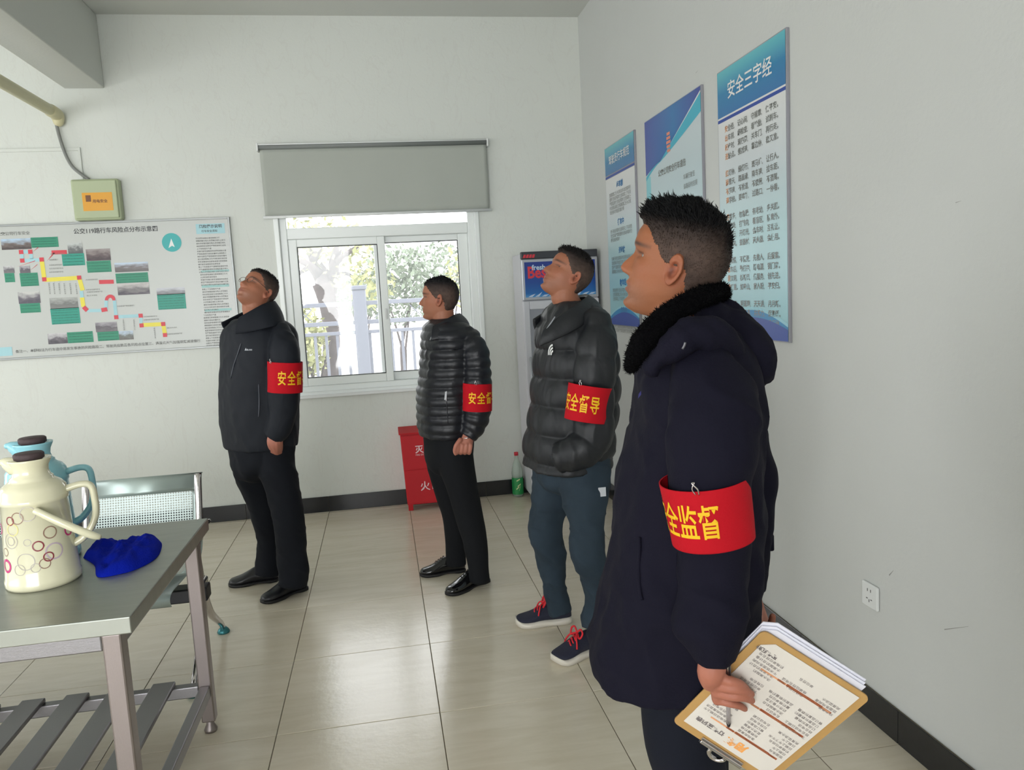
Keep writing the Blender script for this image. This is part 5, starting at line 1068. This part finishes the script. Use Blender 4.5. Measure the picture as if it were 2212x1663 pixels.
    garment('trousers', g, .007, mt, R_, (.0045, (7, 7, 6)), smooth=5, seed=18)
    ms = mat('glossy_black_leather', (14, 14, 17), 0.14, coat=0.4, bump=0.03, bscale=40); ml = mat('black_rubber', (18, 18, 20), 0.6)
    shoe(atz(966, 1287), atz(1054, 1253), (ms, ml), R_, lace_m=ml, wd=.046); shoe(atz(908, 1244), atz(1005, 1232), (ms, ml), R_, lace_m=ml, wd=.046)
    bd, P_ = armband(R_, at(1031.5, 827, 1.68), at(1030.5, 886, 1.68), .0725, .0730, '安全督导', radians(34), .0455, (.042, .062)); pin(bd, P_, -.1, -.14, .03)
    g = G(); g.add(*tube([w+A3(.026*cos(a), .017*sin(a)-.004, .002*cos(a)+.004) for a in np.linspace(0, 2*pi, 17)], .0035, 8, 1)); g.ob('wristwatch', M_chrome, R_, True)

# ---------------------------------------------------------------- person 3 (black puffer, jeans, navy trainers)
def person3():
    Yp = 1.05; phi = radians(8); c = atz(1235, 1385)
    R_ = empty('person', (c[0], c[1], 0), 'man in black puffer, blue jeans and navy trainers with red laces looking up', 'person')
    stn = [(652, 1200, 1268, .11), (674, 1178, 1296, .165), (700, 1165, 1312, .205), (745, 1160, 1324, .225), (809, 1155, 1328, .23), (870, 1148, 1328, .23), (914, 1142, 1324, .232), (965, 1136, 1318, .235), (1003, 1134, 1312, .232)]
    hd = Head(at(1243, 601, .965), 6, 31, 0, .97)
    armN = ([at(1290, 696, .86), at(1290, 745, .83), at(1284, 810, .815), at(1282, 870, .81), at(1284, 918, .81), at(1272, 958, .80), at(1240, 980, .80), at(1204, 988, .83)], [.060, .080, .081, .081, .082, .076, .068, .058])
    armF = ([at(1225, 690, 1.26), at(1215, 760, 1.30), at(1205, 850, 1.31), at(1195, 920, 1.29), at(1180, 970, 1.24)], [.055, .075, .075, .07, .06])
    legN = ([at(1262, 985, .93), at(1262, 1035, .92), at(1264, 1085, .90), at(1268, 1135, .89), at(1272, 1200, .88), at(1283, 1240, .89), at(1289, 1285, .90), at(1281, 1352, .90)], [.105, .107, .092, .073, .071, .058, .050, .052])
    legF = ([at(1200, 985, 1.15), at(1197, 1035, 1.15), at(1187, 1090, 1.15), at(1179, 1145, 1.15), at(1190, 1195, 1.16), at(1196, 1240, 1.17), at(1200, 1280, 1.18), at(1212, 1322, 1.18)], [.105, .10, .080, .074, .066, .058, .050, .052])
    g = G(); head_into(g, hd, .002); inner_body(g, stn, Yp, phi, at(1232, 672, Yp), hd, [(armN[0][:6], armN[1][:6]), armF], [legN, legF], .04)
    finish_body('body', g, hd, .0036, R_, skin=(154, 100, 76)); eyes(hd, R_); make_hair(hd, R_, side=.0035, top=.011, lenk=.6, spike=4200, seed=3, colr=(26, 23, 23), front=.006, lean=(.8, 0, .6))
    mj = mat('black_puffer_shell', (26, 28, 32), 0.5, bump=0.15, bscale=40, spec=0.4)
    sp = .118; pf = lambda z: .020*(abs(sin(pi*(z-.02)/sp))**.45)-.013; pa = lambda s: .87+.17*abs(sin(pi*(s+.03)/sp))**.45
    g = G(); g.add(*torso_geo(stn, Yp, phi, 72, 14, puff=pf)); g.add(*tube(*armN, n=30, sub=10, round_end='start', puff=pa)); g.add(*tube(*armF, n=30, sub=10, round_end='start', puff=pa))
    jk = garment('puffer_jacket', g, .0065, mj, R_, (.0045, (13, 13, 5)), smooth=1, seed=23, second=(.002, (30, 30, 12)))
    sheet('collar', [at(1176, 712, .86), at(1200, 690, .86), at(1238, 662, .88), at(1268, 640, 1.0), at(1248, 640, 1.14), at(1205, 658, 1.2), at(1153, 690, 1.13)], [at(1166, 748, .84), at(1208, 730, .83), at(1262, 700, .85), at(1296, 668, 1.0), at(1262, 676, 1.2), at(1210, 700, 1.25), at(1168, 728, 1.15)], mj, jk, .016, mid=.012)
    gg = G(); gg.add(*tube([at(1172, 728, .835), at(1180, 712, .845), at(1192, 695, .845), at(1199, 684, .848)], .0028, 8, 4)); gg.ob('collar_zip', mat('zip_pale', (150, 154, 160), 0.35), jk, True)
    gg = G(); o_ = surf_hit(jk, 1185, 767, .003); b_ = surf_hit(jk, 1196, 767, .003); rr = unit(b_-o_); W_ = np.linalg.norm(b_-o_)
    for k in range(3):
        rad_ = W_*(1-.28*k); rin = rad_-W_*.17; P0 = o_+rr*W_; pts = [P0-rr*rad_*sin(a)+EZ*(rad_*1.3*cos(a)) for a in np.linspace(0, pi/2, 9)]+[P0-rr*rin*sin(a)+EZ*(rin*1.3*cos(a)) for a in np.linspace(pi/2, 0, 9)]; gg.add(pts, [list(range(18))])
    gg.ob('chest_logo', P_white, jk)
    mt = mat('dark_denim', (40, 53, 64), 0.85, bump=0.15, bscale=350, vary=0.16, vscale=7, spec=0.3)
    g = G(); g.add(*torso_geo([(975, 1152, 1318, .17), (1010, 1156, 1316, .175), (1036, 1162, 1312, .13), (1052, 1178, 1298, .08), (1064, 1205, 1275, .04)], Yp, phi, 48, 4, shrink=.006)); g.add(*tube(*legN, n=30, sub=7)); g.add(*tube(*legF, n=30, sub=7))
    jn = garment('jeans', g, .0065, mt, R_, (.006, (9, 9, 9)), shear=[[1, 0, .4], [0, 1, 0], [.3, .2, 1]], seed=28, second=(.0035, (16, 16, 22)))
    gg = G(); q = surf_hit(jn, 1300, 1062, .004); gg.box(q-A3(.018, .002, .02), q+A3(.014, .002, .018)); gg.ob('pocket_label', mat('paper_tag', (190, 194, 200), 0.6), jn)
    ms = mat('navy_mesh_knit', (30, 33, 52), 0.8, bump=0.3, bscale=320); ml = mat('white_foam', (214, 208, 196), 0.55); lr = mat('red_lace', (214, 36, 48), 0.7, bump=0.2, bscale=200)
    shoe(atz(1197, 1434), atz(1293, 1400), (ms, ml), R_, style='sneaker', lace_m=lr, wd=.054); shoe(atz(1115, 1350), atz(1234, 1340), (ms, ml), R_, style='sneaker', lace_m=lr, wd=.054)
    a0, a1 = at(1276, 832, .800), at(1265, 908, .798); bd, P_ = armband(R_, a0, a1, .0865, .0855, '安全督导', radians(-24), .0425, (.040, .074)); pin(bd, P_, -.45, -.13, .02)

# ---------------------------------------------------------------- person 4 (navy hooded parka, nearest)
def person4():
    Yp = -.65; phi = radians(-16); c = atz(1500, 1400, .5); bx = at(1500, 1450, -.65)
    R_ = empty('person', (bx[0], -.65, 0), 'nearest man in navy hooded parka with black fur collar holding pen and clipboard', 'person')
    stn = [(700, 1432, 1560, .10), (740, 1402, 1606, .165), (788, 1387, 1624, .212), (853, 1379, 1634, .232), (903, 1371, 1638, .23), (1021, 1343, 1630, .228), (1092, 1334, 1628, .228), (1180, 1320, 1626, .228), (1257, 1306, 1624, .226), (1330, 1291, 1620, .222), (1388, 1279, 1612, .218), (1424, 1284, 1606, .216)]
    hd = Head(at(1451, 586, -.725), -34, 15, 0, 1.02)
    armN = ([at(1520, 812, -.83), at(1545, 880, -.87), at(1540, 960, -.895), at(1532, 1040, -.90), at(1538, 1112, -.90), at(1545, 1190, -.90), at(1543, 1260, -.905), at(1532, 1350, -.925), at(1543, 1430, -.94)], [.058, .074, .073, .0705, .0685, .065, .062, .054, .034])
    armF = ([at(1540, 850, -.45), at(1588, 930, -.42), at(1622, 1020, -.40), at(1618, 1100, -.40), at(1612, 1180, -.42), at(1612, 1272, -.45)], [.055, .055, .052, .050, .046, .040])
    hipz = .80
    legN = ([at(1492, 1380, -.70), at(1484, 1480, -.70), at(1478, 1600, -.695), A3(1.10, -.69, .40), A3(1.12, -.68, .10)], [.10, .092, .082, .068, .06])
    legF = ([at(1492, 1370, -.54), at(1500, 1450, -.53), at(1500, 1540, -.53), A3(1.16, -.53, .40), A3(1.19, -.53, .10)], [.10, .092, .080, .068, .06])
    g = G(); head_into(g, hd, .0); inner_body(g, stn, Yp, phi, at(1492, 745, Yp), hd, [armN, armF], [legN, legF], .045)
    # clipboard plane
    CL, CT, CR, CB = A3(0.9839, -0.8377, 0.7236), A3(1.1002, -0.9814, 0.957), A3(1.2665, -1.039, 0.838), A3(1.1502, -0.8954, 0.6046); cc = (CL+CT+CR+CB)/4; ex = unit(CB-CL); ey = unit(CT-CL); ey = unit(ey-ex*(ex @ ey)); n = np.cross(ex, ey); n = n if n @ (CAM-cc) > 0 else -n
    def bq(u, v, lift=0.0): d = ray(u, v); t = ((cc-CAM) @ n+lift)/(d @ n); return CAM+d*t
    # left hand resting on the sheet
    ch = [[(1550, 1464, .030), (1578, 1471, .034), (1598, 1477, .027), (1611, 1486, .013)], [(1547, 1480, .032), (1580, 1487, .038), (1606, 1491, .030), (1623, 1499, .013)], [(1547, 1496, .030), (1582, 1504, .036), (1607, 1506, .028), (1624, 1513, .012)], [(1550, 1511, .026), (1578, 1519, .030), (1597, 1524, .022), (1609, 1531, .010)]]
    wr = at(1541, 1425, -.942)
    for k, c_ in enumerate(ch):
        P_ = [bq(*q) for q in c_]; g.add(*tube(P_, [.0098, .0088, .0080, .0066] if k < 3 else [.0088, .0078, .0070, .0058], 14, 4, round_end=True))
        g.add(*tube([wr+(bq(*ch[0][0])-wr)*.05+A3(0, 0, -.004*k), (wr+P_[0])/2, P_[0]], [.020, .0135, .0105], 14, 3, round_end=True))
    g.add(*tube([at(1541, 1400, -.938), wr, bq(1535, 1455, .034), bq(1535, 1475, .03)], [.026, .026, .024, .018], 18, 3, round_end=True, squash=.8))
    g.add(*tube([bq(1545, 1452, .026), bq(1562, 1462, .020), bq(1578, 1470, .016), bq(1592, 1482, .012)], [.013, .011, .009, .0075], 12, 3, round_end=True))
    # right hand behind the papers
    rw = at(1614, 1262, -.46)
    g.add(*tube([rw, at(1624, 1300, -.50), at(1636, 1350, -.58), at(1650, 1395, -.66)], [.024, .026, .030, .026], 16, 3, squash=.6))
    for q in ([(1632, 1292, -.52), (1638, 1312, -.55), (1640, 1335, -.60), (1643, 1362, -.66)], [(1650, 1390, -.64), (1660, 1366, -.66), (1666, 1346, -.68), (1669, 1331, -.69)], [(1645, 1380, -.66), (1655, 1400, -.72), (1668, 1415, -.78), (1678, 1422, -.82)], [(1640, 1390, -.66), (1650, 1415, -.72), (1662, 1432, -.78), (1672, 1440, -.81)], [(1638, 1400, -.66), (1645, 1430, -.72), (1655, 1448, -.77), (1664, 1456, -.80)]): g.add(*tube([at(*p) for p in q], [.011, .0095, .0085, .007], 12, 3, round_end=True))
    finish_body('body', g, hd, .0026, R_, skin=(150, 93, 62), stub=.35); eyes(hd, R_)
    make_hair(hd, R_, side=.0022, top=.013, spike=9500, seed=4, colr=(10, 10, 12), front=.006, lean=(.8, 0, .5), fade=.052, lenk=.80)
    mj = mat('navy_parka_cloth', (19, 18, 32), 0.85, bump=0.15, bscale=260, spec=0.15)
    tz = at(1300, 1388, -.65)[2]
    g = G(); g.add(*torso_geo(stn, Yp, phi, 80, 7, ex=2.35)); g.add(*tube(*armN, n=36, sub=7, round_end='start')); g.add(*tube(*armF, n=30, sub=6, round_end='start'))
    jk = garment('parka', g, .0062, mj, R_, (.010, (5.5, 5.5, 3.2)), shear=[[1, 0, .5], [0, 1, .2], [-.35, .15, 1]], seed=33, where=lambda V: 1-.92*np.exp(-(np.linalg.norm((V-at(1532, 1098, -.92))*[1, 1, 1.1], axis=1)/.125)**4), second=(.0055, (14, 14, 10)))
    # hood
    g = G(); Q = [at(1518, 672, -.64), at(1545, 696, -.63), at(1566, 740, -.62), at(1580, 796, -.61), at(1602, 850, -.61)]
    g.add(*tube(Q, np.array([[.030, .10], [.052, .150], [.060, .165], [.052, .150], [.026, .095]]), 40, 7, ref=(sin(phi), -cos(phi), 0), round_end=True))
    for sg_, yy in ((1, -.84), (-1, -.47)): g.add(*tube([at(1580, 775, -.65-.12*sg_), at(1540, 730, yy), at(1500, 722, yy-.01*sg_), at(1440, 756, yy), at(1412, 790, yy+.03*sg_)], [.030, .028, .024, .020, .012], 20, 5, round_end=True))
    hood = garment('hood', g, .006, mj, R_, (.010, (8, 8, 13)), shear=[[1, 0, 0], [0, 1, 0], [.8, 0, 1]], seed=41, second=(.004, (20, 20, 26)))
    # fur collar
    g = G(); fp = [at(1362, 792, -.74), at(1382, 748, -.80), at(1420, 702, -.815), at(1470, 664, -.80), at(1520, 640, -.76), at(1556, 630, -.66), at(1528, 640, -.55), at(1470, 664, -.50), at(1410, 712, -.50), at(1368, 775, -.56)]
    g.add(*tube(fp, np.array([[.013, .014], [.018, .023], [.019, .024], [.019, .023], [.019, .022], [.019, .022], [.018, .022], [.018, .022], [.017, .022], [.012, .014]]), 22, 7, ref=(-.3, 0, 1), round_end=True))
    me = remesh(g, .0042, 1, .5); V = get_co(me); N = get_no(me); d = vnoise(V*160)*.0018+vnoise(V*320)*.0014; set_co(me, V+N*d[:, None])
    Vw = get_co(me); Nw = get_no(me); r = np.random.RandomState(9); ii = r.randint(0, len(Vw), 9000); Vs = []; Fs = []
    fc = attach('fur_collar', me, mat('black_plush', (3, 3, 5), 0.95, spec=0.1, bump=0.6, bscale=400), R_)
    for i in ii: p = Vw[i]; dd = unit(Nw[i]+r.normal(size=3)*.5)*r.uniform(.003, .008); q = unit(np.cross(dd, r.normal(size=3)))*.0007; b = len(Vs); Vs += [p-q, p+q, p+dd]; Fs.append([b, b+1, b+2])
    o = mesh_obj('plush_pile', Vs, Fs, fc.data.materials[0], fc); o['kind'] = 'stuff'
    # small details of the parka
    gg = G(); gg.add(*tube([surf_hit(hood, 1475, 752, .004, at(1475, 752, -.86)), surf_hit(hood, 1479, 745, .004, at(1479, 745, -.86)), surf_hit(hood, 1481, 738, .004, at(1481, 738, -.86))], .0022, 8, 3)); gg.ob('cord_end', mat('dull_metal', (120, 120, 126), 0.4, metal=0.6), hood, True)
    gg = G(); gg.add(*tube([surf_hit(jk, u, v, .0015) for u, v in ((1383, 1160), (1382, 1200), (1381, 1240), (1384, 1280), (1388, 1296))], .0035, 8, 4)); gg.ob('pocket_welt', mj, jk, True)
    p = surf_hit(jk, 1385, 848, .003); gg = G(); gg.add([p+A3(-.004, 0, -.012), p+A3(.008, 0, .002), p+A3(.010, 0, .012), p+A3(-.002, 0, -.002)], [[0, 1, 2, 3]]); gg.ob('breast_patch', mat('violet_print', (60, 58, 120), 0.5), jk)
    gg = G(); q = at(1655, 1168, -.42); gg.box(q-A3(.030, .022, .022), q+A3(.012, .022, .022)); gg.ob('cuff_strap', mj, jk, bevel=.005)
    mt = mat('navy_black_trousers', (16, 20, 32), 0.85, bump=0.06, bscale=300, spec=0.25)
    g = G(); g.add(*torso_geo([(1330, 1400, 1590, .15), (1420, 1402, 1580, .155)], Yp, phi, 40, 3)); g.add(*tube(*legN, n=28, sub=7)); g.add(*tube(*legF, n=28, sub=7)); garment('trousers', g, .008, mt, R_, (.005, (7, 7, 5)), seed=48)
    ms = mat('black_shoe_leather', (26, 27, 31), 0.32); ml = mat('black_rubber', (18, 18, 20), 0.6)
    shoe((.92, -.71, 0), (1.20, -.70, 0), (ms, ml), R_, lace_m=ml); shoe((1.0, -.53, 0), (1.27, -.52, 0), (ms, ml), R_, lace_m=ml)
    a0, a1 = at(1521, 1032, -.90), at(1540, 1163, -.90); bd, P_ = armband(R_, a0, a1, .0775, .0715, '安全监督', radians(-44), .0375, (.038, .066), zc=.49, wob=.0008); pin(bd, P_, -.20, -.16, .04)
    # ---------------- clipboard, pen, papers (things of their own)
    def F3(x, y, z=0.0): return cc+ex*x+ey*y+n*z      # x along the short side, y from the clip end to the far end
    hw_, hl_ = .1065, .149
    cl = empty('clipboard', cc, 'tan clipboard with a printed form held in front of the nearest man', 'clipboard')
    M3 = lambda v: F3(*v)
    def rrect(w, l, r_, z0, z1, cut=0.0):
        o = []; 
        for sx, sy, a0_ in ((1, 1, 0), (-1, 1, pi/2), (-1, -1, pi), (1, -1, 3*pi/2)):
            for k in range(6): a = a0_+k*pi/10; o.append((sx*(w-r_)+r_*cos(a), sy*(l-r_)+r_*sin(a)))
        V = [F3(x, y, z0) for x, y in o]+[F3(x, y, z1) for x, y in o]; k = len(o); return V, [[i for i in range(k)][::-1], [k+i for i in range(k)]]+[[i, (i+1) % k, k+(i+1) % k, k+i] for i in range(k)]
    g = G(); g.add(*rrect(hw_, hl_, .012, -.0028, 0)); g.ob('board', mat('hardboard_tan', (186, 146, 88), 0.5, bump=0.04, bscale=80, vary=0.04, vscale=20), cl)
    g = G(); pw, pl = .092, .134; o = [(-pw, -pl), (pw, -pl), (pw, pl), (-pw+.018, pl), (-pw, pl-.018)]; py = .004
    V = [F3(x, y+py, .0006) for x, y in o]+[F3(x, y+py, .0016) for x, y in o]; g.add(V, [[4, 3, 2, 1, 0], [5, 6, 7, 8, 9]]+[[i, (i+1) % 5, 5+(i+1) % 5, 5+i] for i in range(5)]); fm = g.ob('printed_form', mat('form_paper', (222, 216, 208), 0.6), cl)
    # writing: page top is the clip end (-y), so the reading direction is -x and up is -y
    rx, ru = -ex, -ey; zt = .0021
    def tx(g_, s_, x, y, size, **k): text_on(g_, s_, F3(x, y+py, zt), rx, ru, size, **k)
    g = G(); g2 = G(); g3 = G(); bars = G(); rd = random.Random(5)
    tx(g2, '用餐', .030, -pl+.031, .022, bold=.05); tx(g, '订餐登记表', -.020, -pl+.031, .012, bold=.04)
    def bar(g_, x0, x1, y, h): g_.add([F3(x0, y+py, zt), F3(x1, y+py, zt), F3(x1, y+h+py, zt), F3(x0, y+h+py, zt)], [[0, 1, 2, 3]])
    for yb_ in (-pl+.045, -pl+.125, -pl+.205):
        bar(bars, pw-.014, -.062+.0, yb_, .0035); bar(g3, pw-.030, -.010, yb_-.0005, .0055); bar(g3, pw-.012, pw-.030, yb_-.0005, .0045)
        bar(g3, -.012, -.028, yb_-.0005, .0045)
    WD_ = '餐订品套份数量价格单位姓名电话日期上午下午米饭面条鸡肉青菜汤水果酸奶合计备注签字地址'
    for sec in range(4):
        for col in range(3):
            for rw_ in range(6):
                if rd.random() < .12 or .060+sec*.0688+rw_*.0098 > 2*pl-.030: continue
                s0 = rd.randrange(len(WD_)-8); tx(g, WD_[s0:s0+rd.randint(4, 7)], .085-col*.060, -pl+.060+sec*.080*.86+rw_*.0098-(.0 if sec else .0), .0070, res=1)
    tx(g, '取餐须知', -.055, pl-.020, .010, bold=.04)
    g.ob('form_text', mat('form_ink', (120, 112, 112), 0.6), fm); g2.ob('form_heading', mat('orange_ink', (242, 168, 92), 0.6), fm); bars.ob('rule_line', mat('orange_rule', (230, 164, 120), 0.6), fm); g3.ob('heading_bar', mat('rust_ink', (170, 84, 50), 0.6), fm)
    # clip
    g = G(); V, F = [], []
    g.box((-.045, -hl_-.002, .0005), (.045, -hl_+.012, .004), M3); g.add(*tube([F3(-.045, -hl_+.004, .006), F3(.045, -hl_+.004, .006)], .004, 12, 1)); ck = g.ob('clip', M_chrome, cl, bevel=.001)
    g = G(); g.add(*tube([F3(.0+.016*cos(a), -hl_-.010+.014*sin(a), -.002) for a in np.linspace(0, 2*pi, 21)], .0045, 10, 1)); g.ob('clip_ring', M_chrome, ck, True)
    # loose white papers behind the board
    pp = empty('paper_sheaf', cc-n*.012, 'white loose papers held behind the tan clipboard', 'papers')
    for k, (dx, dy, dz, rot) in enumerate(((-.003, .010, -.0065, .0), (-.006, .014, -.0095, .004), (-.009, .019, -.013, -.006))):
        ca, sa = cos(rot), sin(rot)
        def PQ(x, y, z): return F3(x*ca-y*sa+dx, x*sa+y*ca+dy, z)
        g = G(); ns = 12; V = []; F = []
        for i in range(ns+1):
            y = -.03+(hl_+.03)*i/ns; cur = -.02*max(0, (i/ns-.75)/.25)**2*0
            for x in (-hw_+.004+(.02 if i == ns else 0), hw_-.014-(.016 if k == 0 else 0)*(0)): V.append(PQ(x+(-.0), y, dz+cur))
        for i in range(ns): F.append([2*i, 2*i+1, 2*i+3, 2*i+2])
        o = mesh_obj('paper_sheet', V, F, mat('white_paper', (226, 226, 238), 0.6), pp, False); md = o.modifiers.new('s', 'SOLIDIFY'); md.thickness = .0018; bake(o)
    # pen under the fingers
    pa_, pb_ = bq(1572, 1432, .028), bq(1574, 1571, .006); pd = unit(pb_-pa_); Lp = np.linalg.norm(pb_-pa_)
    pen = empty('ballpoint_pen', (pa_+pb_)/2, 'black and clear ballpoint pen held under the fingers over the clipboard', 'pen')
    g = G(); g.add(*tube([pa_+pd*.030, pa_+pd*(Lp-.012)], .0040, 14, 1)); g.ob('barrel', mat('clear_plastic_pen', (186, 180, 182), 0.15, alpha=.75), pen, True)
    g = G(); g.add(*tube([pa_, pa_+pd*.034], .0054, 14, 1, round_end=True)); cp_ = g.ob('pen_cap', mat('pen_black', (30, 26, 30), 0.25), pen, True)
    g = G(); e_ = unit(CAM-pa_); g.add(*tube([pa_+e_*.0065+pd*.004, pa_+e_*.0068+pd*.03], .0014, 8, 1)); g.ob('pocket_clip', M_chrome, cp_, True)
    g = G(); g.add(*tube([pa_+pd*(Lp-.013), pa_+pd*(Lp-.004), pa_+pd*Lp], [.0044, .003, .0008], 12, 1)); g.ob('pen_tip', mat('pen_black', (30, 26, 30), 0.25), pen, True)

person1(); person2(); person3(); person4()

# flat lettering that the photo does not let one pick apart stays joined
for o in list(SC.objects):
    b = o.name.split('.')[0]
    if o.type == 'MESH' and o.parent and (b.endswith('_text') or b.endswith('lettering') or b.endswith('letters') or b in ('verse_initials', 'label_print', 'socket_slots', 'vent_slots', 'form_heading', 'heading_bar', 'rule_line', 'chest_logo', 'laces', 'pointer', 'route_stop', 'emblem')): o['kind'] = 'stuff'
